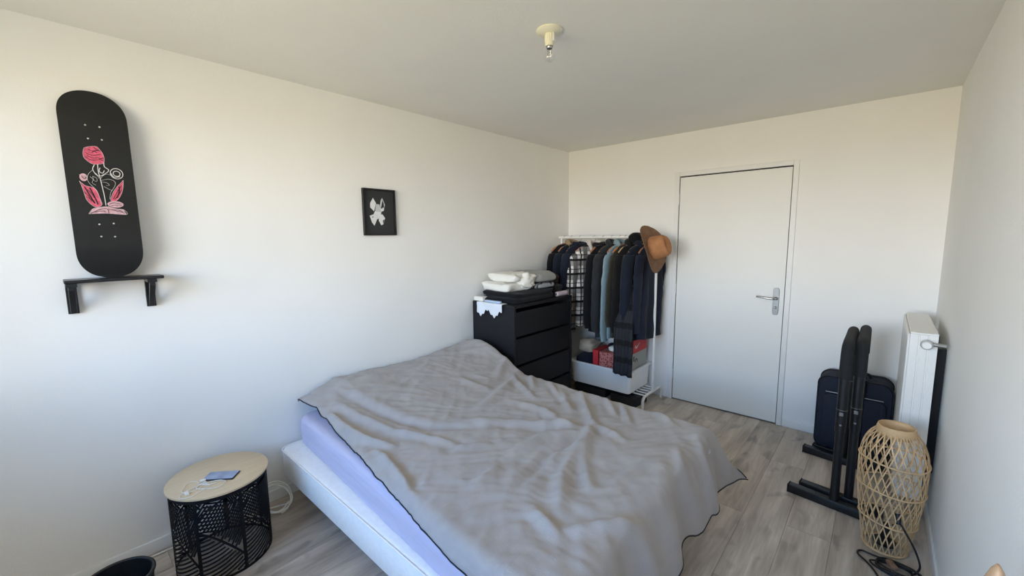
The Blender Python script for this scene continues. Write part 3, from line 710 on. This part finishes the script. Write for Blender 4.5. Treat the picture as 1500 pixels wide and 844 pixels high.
# ------------------------------------------------------------------ clothes rack
RX0, RX1, RY, RZ = .075, 1.09, -.235, 1.522
rk = thing('clothes_rack', 'white metal clothes rack with slatted base beside the door', 'clothes rack', (0, 0, 0))
obj('top_bar', MB().tube([(RX0-.03, RY, RZ), (RX1+.012, RY, RZ)], .0135, 16), 'white_metal', rk, smooth=50)
for x in (RX0, RX1):
    obj('post', MB().tube([(x, RY, .108), (x, RY, RZ)], .0115, 16), 'white_metal', rk, smooth=50)
    fp = curve_pts([(x, -.435, .001), (x, -.435, .06), (x, -.43, .085), (x, -.405, .106), (x, -.37, .112), (x, -.12, .112), (x, -.075, .108), (x, -.048, .088), (x, -.042, .06), (x, -.042, .001)], 5)
    obj('foot', MB().tube(fp, .0125, 14), 'white_metal', rk, smooth=60)
for y in (-.365, -.305, -.245, -.185, -.125):
    obj('rail', MB().tube([(RX0, y, .108), (RX1, y, .108)], .0085, 12, flat=.8), 'white_metal', rk, smooth=60)
# tub on the base
tb = thing('storage_tub', 'white plastic tub full of shoe boxes on the rack base', 'tub', (0, 0, 0))
def tub_ring(d, z, y0=-.475, y1=-.06, x0=.365, x1=.982): return [(x, y, z) for x, y in rbox_plan(x0-d, x1+d, y0-d, y1+d, .03, 5)]
tm = MB(); tm.grid([tub_ring(*q) for q in ((-.016, .1185), (-.006, .122), (.0, .24), (.006, .325), (.016, .326), (.016, .316), (.018, .316), (.018, .331), (.0, .331), (-.004, .325), (-.012, .128), (-.02, .125))], True)
n = 24; tm.f.append(tuple(range(n))[::-1]); tm.f.append(tuple(range(11*n, 12*n)))
obj('tub_body', tm, 'plastic', tb, smooth=50)
def card(name, label, b, material, rz=0, cat='box', grp='boxes in the storage tub', lid=.03, lidm=None):
    cx, cy = (b[0]+b[1])/2, (b[2]+b[3])/2; t = thing(name, label, cat, (cx, cy, b[4]), rz, grp); hx_, hy = (b[1]-b[0])/2, (b[3]-b[2])/2; h = b[5]-b[4]
    bo = box('box_body', (-hx_, hx_, -hy, hy, 0, h-.002), material, t, bevel=.0012)
    box('lid', (-hx_-.003, hx_+.003, -hy-.003, hy+.003, h-lid, h), lidm or material, t, bevel=.0012); return t
card('patterned_box', 'red patterned cardboard box standing in the middle of the tub', (.655, .865, -.44, -.24, .132, .458), 'redpattern', 0, lid=.002)
card('red_box', 'narrow bright red box left of the patterned box', (.585, .640, -.44, -.20, .132, .462), 'redcard', 0)
gb = card('grey_shoe_box', 'pale grey shoe box with black marks at the right end of tub', (.885, .962, -.44, -.10, .132, .475), 'greycard', 0)
for u, v, w_, h_ in ((-.10, .265, .018, .05), (-.07, .25, .012, .03), (-.05, .27, .02, .016), (-.03, .248, .012, .03)):
    box('printed_mark', (.0380, .0393, u, u+w_, v, v+h_), 'inkblack', gb)
rb = card('red_shoe_box', 'red shoe box with a white tick mark on top of the grey box', (.90, .972, -.40, -.12, .477, .60), 'redcard', 0, lid=.035)
tick = [(-.105, .055), (-.09, .040), (-.07, .042), (-.01, .088), (-.075, .058), (-.092, .058), (-.098, .075)]
n = len(tick); obj('tick_mark', MB().add([(.0402, u, v) for u, v in tick]+[(.035, u, v) for u, v in tick], [tuple(range(n))]+[(i, (i+1) % n, n+(i+1) % n, n+i) for i in range(n)]), 'whiteink', rb)
def lump(name, label, c, r, material, seed, cat='clothing', grp='clothes in the storage tub', amp=.02):
    b = MB(); superell(b, *c, *r, .7, .6, seed, amp, freq=16); return tag(obj(name, b, material, smooth=75), label, cat, grp)
lump('folded_trousers', 'dark folded trousers lying at the left of the storage tub', (.475, -.345, .30), (.095, .115, .10), 'f_navy', 61, amp=.008)
lump('folded_cloth', 'beige folded cloth on top of the dark trousers in the tub', (.475, -.325, .468), (.085, .10, .066), 'f_beige', 63, amp=.012)
lump('white_shoe', 'white shoe lying on top of the red patterned box', (.79, -.36, .486), (.075, .05, .026), 'f_white', 65, 'shoe', 'items on the patterned box', amp=.008)
lump('dark_garment', 'black folded garment lying behind the white shoe on the patterned box', (.74, -.275, .489), (.08, .03, .028), 'f_black', 67, 'clothing', 'items on the patterned box', amp=.008)
card('black_shoe_box', 'flat black shoe box on the floor under the rack', (.79, 1.03, -.45, -.22, .001, .085), 'shoebox', -.08, grp='boxes on the floor under the rack')
card('dark_box', 'long dark box on the floor under the left of the rack', (.36, .70, -.40, -.12, .001, .075), 'shoebox', .02, grp='boxes on the floor under the rack')

# hangers and garments
def hanger(x, rz, material, label):
    t = thing('coat_hanger', label, 'hanger', (x, RY, RZ), rz, 'coat hangers on the rack')
    hk = [(0, -.0, -.075), (0, 0, -.05), (0, .006, -.038), (0, .0165, -.018), (0, .0168, 0), (0, .009, .0148), (0, 0, .0172), (0, -.009, .0148), (0, -.0168, .003)]
    obj('hook', MB().tube(curve_pts(hk, 4), .0019, 8), 'chrome', t, smooth=60)
    sp_ = curve_pts([(0, -.205, -.135), (0, -.15, -.105), (0, -.06, -.078), (0, 0, -.068), (0, .06, -.078), (0, .15, -.105), (0, .205, -.135)], 4)
    obj('shoulder_bar', MB().tube(sp_, [.008]*3+[.0115]*(len(sp_)-6)+[.008]*3, 10), material, t, smooth=60); return t
def yc(y): return y if y < .15 else .15+(y-.15)*.32
def garment(name, label, x, rz, L, hwid, th, material, seed, sleeve=None, collar=None, hood=False, sl_len=.6, open_=None, cat='jacket', front=None, ripple=.018, sdrop=.0, flare=.0):
    t = thing(name, label, cat, (x, RY, RZ), rz, 'clothes hanging on the rack')
    top = -.058; rows = []; NL, NA = 34, 64
    for i in range(NL+1):
        s = i/NL
        if s < .22: q = s/.22; z = top-.01-.105*q**1.5; w_ = .045+(hwid-.045)*math.sin(q*PI/2)**.9; tt = .022+(th*.75-.022)*q
        else: q = (s-.22)/.78; z = top-.115-(L-.115)*q; w_ = hwid*(1-.07*math.sin(q*PI*.8))+flare*q; tt = th*(.75+.32*q)
        row = []
        for k in range(NA):
            a = 2*PI*k/NA; ca, sa = math.cos(a), math.sin(a)
            y = w_*math.copysign(abs(ca)**.75, ca); xx = tt*math.copysign(abs(sa)**.7, sa)
            if s > .15:
                f = min(1, (s-.15)/.4); xx += f*ripple*math.sin(y*46+seed*2.1+s*2.5)*(.6+.5*nz(y*7, s*3, seed))
                xx += f*.012*nz(y*9, z*6, seed*3.3); y += f*.012*nz(xx*20, z*7, seed*1.9)
            row.append((xx, yc(y), z+(.006*math.sin(a*3+seed) if i == NL else 0)))
        rows.append(row)
    b = MB().grid(rows, True); b.f.append(tuple(range(NA)))
    obj('body', b, material, t, smooth=75)
    if sl_len:
        for sd in (-1, 1):
            jx, jy = .018*nz(seed*3.7, sd*2.2), .02*nz(seed*5.1, sd*3.3)
            y0 = sd*(hwid-.030); p = [(0, y0-sd*.02, -.155), (.006, y0+sd*.02, -.20), (.012, y0+sd*.045, -.30), (.008+jx, y0+sd*(.05+sdrop*.4+jy), -.44), (-.004+jx*1.6, y0+sd*(.042+sdrop+jy), -.155-sl_len*.85), (jx*1.4, y0+sd*(.035+sdrop), -.155-sl_len)]
            c = curve_pts(p, 6); nn_ = len(c); rws = []
            for i, pt in enumerate(c):
                q = i/(nn_-1); ry = .068-.020*q; rx = min(th*.85, .052)-.006*q; 
                if i == 0: ry *= .45; rx *= .45
                rws.append([(pt.x+(rx+.007*nz(pt.z*22+seed, k*.55))*math.cos(2*PI*k/22), yc(pt.y+(ry+.009*nz(pt.z*17, k*.45, seed))*math.sin(2*PI*k/22)), pt.z) for k in range(22)])
            sb_ = MB().grid(rws, True); sb_.f.append(tuple(range((nn_-1)*22, nn_*22)))
            obj('sleeve', sb_, sleeve or material, t, smooth=75)
    if collar:
        cp = curve_pts([(th*.7, -.012, -.20), (th*.62, -.045, -.115), (.012, -.062, -.062), (-.03, -.035, -.045), (-.034, .0, -.042), (-.03, .035, -.045), (.012, .062, -.062), (th*.62, .045, -.115), (th*.7, .012, -.20)], 5)
        obj('collar', MB().tube(cp, [.016+.006*math.sin(PI*i/(len(cp)-1)) for i in range(len(cp))], 10, flat=1.3), collar, t, smooth=75)
    if hood:
        hb_ = MB(); superell(hb_, -.01, .0, -.105, .05, .13, .062, .8, .8, seed, .022, freq=18); obj('hood', hb_, material, t, smooth=75)
    if front:
        fp_ = MB(); rr_ = [[(th*1.02+.010+.012*math.sin(z_*19+seed), y_, z_) for y_ in (-.012, 0, .012)] for z_ in [-.2-(L-.25)*k/24 for k in range(25)]]
        fp_.grid(rr_); obj('front_placket', fp_, front, t, smooth=60, solid=.004)
    return t
R_ = -.10
hanger(.115, R_, 'hangerwood', 'wooden hanger at the left end of the rack bar holding the black jacket')
garment('jacket', 'black jacket hanging at the far left end of the rack', .115, R_, .60, .205, .045, 'f_black', 1, sl_len=.5)
hanger(.20, R_, 'hangerwood', 'second hanger from the left holding the tan-collared jacket')
garment('jacket', 'dark navy jacket with a tan collar, second from the left on rack', .20, R_, .74, .215, .045, 'f_navy', 2, collar='f_tan', sl_len=.58)
hanger(.30, R_, 'hangerwood', 'third hanger from the left holding the hooded dark coat')
garment('coat', 'dark blue-black hooded coat left of the plaid jacket', .30, R_, .84, .225, .05, 'f_navy2', 3, hood=True, sl_len=.62, cat='coat')
hanger(.46, -.48, 'hangerwood', 'wooden hanger holding the black and white plaid jacket')
garment('plaid_jacket', 'black and white plaid flannel jacket with cream fleece collar', .46, -.48, .80, .215, .046, 'f_plaid', 4, collar='f_sherpa', sl_len=.77, sdrop=.02)
hanger(.565, R_, 'hangerwood', 'hanger just right of the plaid jacket holding a black hoodie')
garment('hoodie', 'black hooded sweatshirt directly right of the plaid jacket', .565, R_, .84, .205, .045, 'f_black', 5, hood=True, sl_len=.70)
hanger(.655, R_, 'hangerwood', 'wooden hanger holding the long charcoal coat')
garment('coat', 'charcoal grey long coat between plaid jacket and pale blue shirt', .655, R_, .88, .225, .046, 'f_charcoal', 6, hood=False, collar='f_charcoal', sl_len=.72, cat='coat')
hanger(.74, R_, 'hangerwood', 'wooden hanger holding the pale blue shirt')
garment('shirt', 'pale blue denim shirt in the middle of the rack', .742, R_, .88, .215, .026, 'f_blue', 7, collar='f_blue', sl_len=.80, cat='shirt', ripple=.010)
hanger(.795, R_, 'hangerwood', 'hanger right of the pale blue shirt holding an olive shirt')
garment('shirt', 'dark olive shirt right of the pale blue shirt', .797, R_, .86, .205, .022, 'f_olive', 8, sl_len=.66, cat='shirt', ripple=.008)
hanger(.85, R_, 'palewood', 'pale wooden hanger holding the black leather-dark jacket')
garment('jacket', 'black jacket between the olive shirt and the navy jacket', .852, R_, .86, .215, .036, 'f_black2', 9, sl_len=.70, collar='f_black2')
hanger(.945, R_, 'hangerwood', 'hanger second from the right end of rack holding navy jacket')
garment('jacket', 'thick navy jacket near the right post of the rack', .945, R_, .86, .225, .058, 'f_navy', 10, sl_len=.72, collar='f_navy')
hanger(1.04, R_, 'hangerwood', 'hanger at the right end of the rack beside the hat')
garment('jacket', 'dark navy jacket at the right end of rack behind the post', 1.045, R_, .84, .215, .036, 'f_navy2', 12, sl_len=.68)
# striped scarf hanging in front
sr_ = []
for i in range(41):
    z = 1.10-.80*i/40; q = smoothstep(1.05, .72, z)
    sr_.append([(.885+.04*(1-q)+(.07+.115*q)*(j/24)-.045*q, -.435-.095*q+.012*math.sin(j*.75+i*.05)+.012*nz(j*.3, i*.12), z+.012*(1-j/24)) for j in range(25)])
scf = obj('scarf', MB().grid(sr_), 'f_darkstripe', smooth=75, solid=.006); scf.location = (0, .0, 0)
tag(scf, 'dark grey and black striped scarf hanging low over the tub', 'scarf', 'clothes hanging on the rack')
# beanie over the bar end and brown hat
bz = MB(); superell(bz, .895, RY-.02, RZ-.008, .06, .06, .045, .8, .8, 81, .01)
tag(obj('beanie', bz, 'f_black', smooth=75), 'black beanie sitting on the bar beside the brown hat', 'hat')
ht = thing('brimmed_hat', 'brown suede wide-brimmed hat hung on the right end of the rack bar', 'hat', (1.085, -.285, 1.425))
rows = []
for i in range(13):
    r = .085+.125*i/12; row = []
    for k in range(64):
        a = 2*PI*k/64; sx, sy = 1.0, .86
        z = .030*math.cos(2*a)*((r-.085)/.125)**1.5*-1+.004*nz(math.cos(a)*2, math.sin(a)*2, r*20)
        rr_ = r*(1+.012*nz(math.cos(a)*9, math.sin(a)*9, 3)*(i/12))
        row.append((rr_*sx*math.cos(a), rr_*sy*math.sin(a), z))
    rows.append(row)
obj('brim', MB().grid(rows, True), 'hatbrown', ht, smooth=80, solid=.003)
rows = []
for q, (r, z) in enumerate([(.086, 0), (.086, .02), (.083, .06), (.078, .10), (.071, .122), (.055, .128), (.03, .118), (.004, .112)]):
    rows.append([(r*1.0*math.cos(2*PI*k/56), r*.84*math.sin(2*PI*k/56)*(1-.12*(z/.12)*max(0, math.cos(2*PI*k/56))), z-.018*(1-abs(math.sin(2*PI*k/56)))*(1 if q > 3 else 0)*(.6+.4*math.cos(2*PI*k/56))) for k in range(56)])
obj('crown', MB().grid(rows, True), 'hattan', ht, smooth=80).scale = (1.16, 1.1, 1.06)
obj('hat_band', MB().tube([(.088*math.cos(2*PI*k/48), .075*math.sin(2*PI*k/48), .010) for k in range(48)], .005, 8, closed=True), 'hatbrown', ht, smooth=80)
ax_z = (rt*.66+Vector((0, 0, 1))*.17-fw*.72).normalized(); ax_x = Vector((0, 0, 1))-rt*.22; ax_x = (ax_x-ax_z*ax_x.dot(ax_z)).normalized(); ax_y = ax_z.cross(ax_x)
ht.matrix_world = Matrix.Translation((1.122, -.385, 1.424)) @ Matrix((ax_x, ax_y, ax_z)).transposed().to_4x4()

# ------------------------------------------------------------------ radiator
RAX, RAY0, RAY1, RAZ0, RAZ1 = 2.722, -.90, -.19, .14, 1.03
rd = thing('radiator', 'tall white panel radiator mounted on the right wall', 'radiator', (0, 0, 0))
fp = []; ny = 64
for i in range(ny+1):
    y = RAY0+.004+(RAY1-RAY0-.008)*i/ny; g = .006*(.5-.5*math.cos(2*PI*i/8))
    fp.append([(RAX+g*k_, y, z) for k_, z in ((0, RAZ0), (1, RAZ0+.05), (1, RAZ1-.06), (0, RAZ1-.012))])
obj('front_panel', MB().grid(fp), 'white_metal', rd, smooth=60, solid=.012)
box('rear_panel', (RAX+.082, RAX+.096, RAY0+.004, RAY1-.004, RAZ0, RAZ1-.012), 'white_metal', rd, bevel=.003)
se = MB(); pe = [(0, 0), (.030, 0), (.032, .004), (.036, .004), (.038, 0), (.064, 0), (.066, .004), (.070, .004), (.072, 0), (.102, 0)]
for z0_, z1_ in ((RAZ0, RAZ1-.010),):
    se.grid([[(RAX-.002+u, RAY0-.004+v, z) for u, v in pe] for z in (z0_, z1_)])
obj('side_cover', se, 'white_metal', rd, solid=.006)
box('side_cover', (RAX-.002, RAX+.100, RAY1-.004, RAY1+.002, RAZ0, RAZ1-.01), 'white_metal', rd)
tg = MB().box(RAX-.003, RAX+.101, RAY0-.005, RAY1+.003, RAZ1-.010, RAZ1)
obj('top_grille', tg, 'white_metal', rd, bevel=.003)
for k in range(2):
    box('grille_lip', (RAX+.004+k*.08, RAX+.014+k*.08, RAY0+.004, RAY1-.004, RAZ1, RAZ1+.002), 'white_metal', rd)
vx, vz = RAX+.058, RAZ1-.052
kn = obj('valve_knob', MB().lathe([(0, .052), (.016, .052), (.019, .048), (.021, .030), (.023, .012), (.020, 0)], 28), 'white_metal', rd, smooth=40); kn.matrix_local = Matrix.Translation((vx, RAY0-.008, vz)) @ Matrix.Rotation(PI/2, 4, 'X')
obj('knob_ring', MB().lathe([(.0215, .034), (.0235, .034), (.0235, .038), (.0208, .038)], 28), 'chrome', kn)
obj('valve_body', MB().tube(curve_pts([(vx, RAY0-.012, vz), (vx+.03, RAY0-.014, vz), (vx+.058, RAY0-.014, vz-.002), (W-.018, RAY0-.014, vz-.004)], 4), .011, 12), 'chrome', rd, smooth=60)
for y in (-.75, -.35): box('gap_shade_bracket', (RAX+.096, W-.001, y-.012, y+.012, .25, .93), 'caseblack', rd)  # brackets made tall and black, standing in for shade behind the radiator

# ------------------------------------------------------------------ suitcase
su = thing('suitcase', 'dark navy soft suitcase standing against the back wall', 'suitcase', (2.505, -.175, 0))
sb1 = MB()
def sc_ring(d, y): return [(x, y, z) for x, z in rbox_plan(-.195-d, .195+d, .035-d, .555+d, .06, 6)]
ctr_s = 28
sb1.grid([sc_ring(-.02, -.12), sc_ring(-.006, -.118), sc_ring(0, -.105), sc_ring(0, .105), sc_ring(-.006, .118), sc_ring(-.02, .12)], True)
sb1.f.append(tuple(range(ctr_s))); sb1.f.append(tuple(range(5*ctr_s, 6*ctr_s)))
obj('shell', sb1, 'navycase', su, smooth=50)
fpk = MB(); fpk.grid([[(x, y, z) for x, z in rbox_plan(-.165-d, .165+d, .07-d, .44+d, .04, 6)] for d, y in ((0, -.121), (0, -.140), (-.012, -.146))], True); fpk.f.append(tuple(range(2*28, 3*28)))
obj('front_pocket', fpk, 'navycase', su, smooth=50)
for y in (-.104, .06):
    obj('piping', MB().tube([(x, y, z) for x, _, z in sc_ring(.002, 0)], .005, 8, closed=True), 'caseblack', su, smooth=60)
obj('top_handle', MB().tube(curve_pts([(-.075, 0, .553), (-.07, 0, .575), (-.04, 0, .584), (.04, 0, .584), (.07, 0, .575), (.075, 0, .553)], 5), .009, 10), 'caseblack', su, smooth=60)
obj('zip_strip', MB().tube([(-.15, -.149, .455), (.15, -.149, .455)], .004, 8), 'steel', su)
for x in (-.16, .16):
    for y in (-.08, .08): obj('wheel', MB().tube([(x-.012, y, .024), (x+.012, y, .024)], .0235, 16), 'caseblack', su, smooth=40)

# ------------------------------------------------------------------ dip bars
def dip_bar(label, x, y0, y1, zt, xl, xr, skew):
    t = thing('dip_bar', label, 'exercise bar', (x, (y0+y1)/2, 0), 0, 'dip bars by the radiator')
    a, b = y0-(y0+y1)/2, y1-(y0+y1)/2
    for yy in (a, b):
        fm_ = MB(); mx = Matrix.Translation((0, yy, 0)) @ Matrix.Rotation(skew, 4, 'Z'); fm_.box(-xl, xr, -.024, .024, .002, .050, mx)
        ft_ = obj('foot_tube', fm_, 'black_gloss', t, bevel=.004)
        cp_ = MB().box(-xl-.007, -xl, -.025, .025, .001, .051, mx).box(xr, xr+.007, -.025, .025, .001, .051, mx); obj('end_cap', cp_, 'caseblack', ft_, bevel=.002)
        obj('lower_post', MB().tube([(0, yy, .049), (0, yy, .46)], .021, 18), 'black_gloss', t, smooth=50)
        up_ = obj('upper_post', MB().tube([(0, yy, .45), (0, yy, zt-.13)], .0245, 18), 'black_gloss', t, smooth=50)
        obj('chrome_ring', MB().tube([(0, yy, .578), (0, yy, .582)], .0258, 18), 'steel', up_, smooth=50)
        obj('bolt', MB().tube([(0, yy-.022, .50), (0, yy-.034, .50)], .006, 8), 'steel', up_, smooth=50)
        obj('spring_pin', MB().box(-.010, .010, yy-.032, yy-.022, .55, .57), 'steel', up_, bevel=.002) if yy == a else None
    hp_ = curve_pts([(0, a, zt-.17), (0, a, zt-.09), (0, a+.02, zt-.03), (0, a+.08, zt), (0, 0, zt), (0, b-.08, zt), (0, b-.02, zt-.03), (0, b, zt-.09), (0, b, zt-.17)], 6)
    obj('handle_bar', MB().tube(hp_, .0275, 18), 'black_foam', t, smooth=60); return t
dip_bar('front black dip bar of the nested pair by the bamboo lamp', 2.479, -1.005, -.395, .925, .215, .135, -.13)
dip_bar('rear black dip bar of the nested pair, closer to the radiator', 2.537, -.925, -.325, .930, .225, .145, -.13)

# ------------------------------------------------------------------ bamboo lantern lamp
bl_ = thing('bamboo_lamp', 'woven bamboo lattice floor lamp shade beside the radiator', 'lamp', (2.694, -1.205, 0))
BP = [(0, .082), (.04, .088), (.12, .100), (.22, .113), (.32, .122), (.42, .125), (.48, .122), (.53, .112), (.57, .095), (.597, .074), (.605, .068)]
def brad(z):
    t = [(p.x, p.y) for p in BPC]; return interp(z, t)
BPC = curve_pts([(a, b, 0) for a, b in BP], 6)
def bstrip(hand, r_off):
    b = MB(); rows = []; n = 34; tw = 1.55
    for i in range(n+1):
        z = .003+.594*i/n; r = brad(z)+r_off; a = hand*tw*(i/n)
        dr_ = .6; pitch_ = math.atan2(r*tw/.6, 1)
        w_ = .0050/r/math.cos(pitch_)
        rows.append([(rr*math.cos(a+k_), rr*math.sin(a+k_), z) for rr, k_ in ((r+.0009, -w_/2), (r+.0009, w_/2), (r-.0009, w_/2), (r-.0009, -w_/2))])
    b.grid(rows, True); me = b.mesh('bamboo_strip'); me.materials.append(M['bamboo']); return me
NB = 24
for hand, ro in ((1, .0), (-1, .0019)):
    me = bstrip(hand, ro)
    for k in range(NB):
        o = bpy.data.objects.new('bamboo_strip', me); COL.objects.link(o); o.parent = bl_; o.rotation_euler = (0, 0, 2*PI*(k+.07*math.sin(k*7.1))/NB)
for z in (.16, .32, .46):
    r = brad(z)+.004; obj('hoop', MB().tube([(r*math.cos(2*PI*k/60), r*math.sin(2*PI*k/60), z+.006*math.sin(2*PI*k/60*2)) for k in range(60)], .0032, 8, closed=True, flat=1.3), 'bamboo', bl_, smooth=60)
rim = MB().lathe([(.074, .585), (.0765, .590), (.0715, .612), (.068, .624), (.0645, .624), (.067, .605), (.0705, .588), (.074, .585)], 56)
obj('rim', rim, 'bamboo', bl_, smooth=50)
obj('inner_collar', MB().lathe([(.064, .618), (.060, .60), (.058, .57), (.060, .57), (.062, .60), (.0665, .618)], 48), 'bamboo', bl_, smooth=50)
obj('base_ring', MB().tube([(.083*math.cos(2*PI*k/48), .083*math.sin(2*PI*k/48), .007) for k in range(48)], .006, 8, closed=True), 'bamboo', bl_, smooth=60)
obj('socket', MB().lathe([(0, .02), (.045, .02), (.045, .03), (.018, .035), (.018, .075), (.014, .12), (0, .12)], 28), 'black_metal', bl_, smooth=40)
# cord of the lamp: leaves through the lattice and coils on the floor
cx, cy = 2.735, -1.385
cp = [(2.716, -1.24, .14), (2.735, -1.318, .20), (2.762, -1.335, .165), (2.792, -1.34, .11), (2.812, -1.345, .05), (2.806, -1.35, .018), (2.79, -1.37, .012)]
for k in range(1, 41):
    a = k/10*2*PI+.4; rx, ry = .068+.014*math.sin(k*.53), .042+.012*math.sin(k*.71+1)
    cp.append((cx+.01*math.sin(k*.3)+rx*math.cos(a), cy+.012*math.cos(k*.23)+ry*math.sin(a), .007+.0065*(k//10)+.003*math.sin(k)))
cp += [(2.66, -1.33, .008), (2.612, -1.325, .007), (2.60, -1.36, .007), (2.64, -1.41, .007), (2.672, -1.47, .007), (2.69, -1.55, .007), (2.70, -1.66, .007)]
lc_ = thing('lamp_cord', 'black lamp cord coiled on the floor in front of the bamboo lamp', 'cord', (0, 0, 0))
obj('cord', MB().tube(curve_pts(cp, 5), .0042, 8), 'cableb', lc_, smooth=60)
obj('switch', MB().box(-.012, .012, -.026, .026, 0, .018, Matrix.Translation((2.72, -1.395, .026)) @ Matrix.Rotation(.5, 4, 'Z')), 'hatbrown', lc_, bevel=.004)
obj('plug', MB().tube([(2.732, -1.312, .192), (2.725, -1.29, .232)], [.010, .013], 12), 'cableb', lc_, smooth=50)

# ------------------------------------------------------------------ pointed wooden post at the right wall
wp = thing('wooden_stand', 'pale wooden pointed post standing against the right wall', 'stand', (2.80, -2.66, 0))
pr = [(0, .012, .03), (.3, .020, .03), (.6, .021, .028), (.80, .021, .026), (.855, .018, .022), (.885, .009, .015), (.897, .003, .006)]
pmx = MB(); pmx.grid([[(a_*math.cos(2*PI*k/16), b_*math.sin(2*PI*k/16), z) for k in range(16)] for z, a_, b_ in pr], True); pmx.f.append(tuple(range(16))[::-1]); pmx.f.append(tuple(range(96, 112)))
obj('post', pmx, 'palewood', wp, smooth=60)
obj('foot_plate', MB().lathe([(0, .012), (.045, .012), (.05, .006), (.05, 0), (0, 0)], 28), 'palewood', wp, smooth=50)
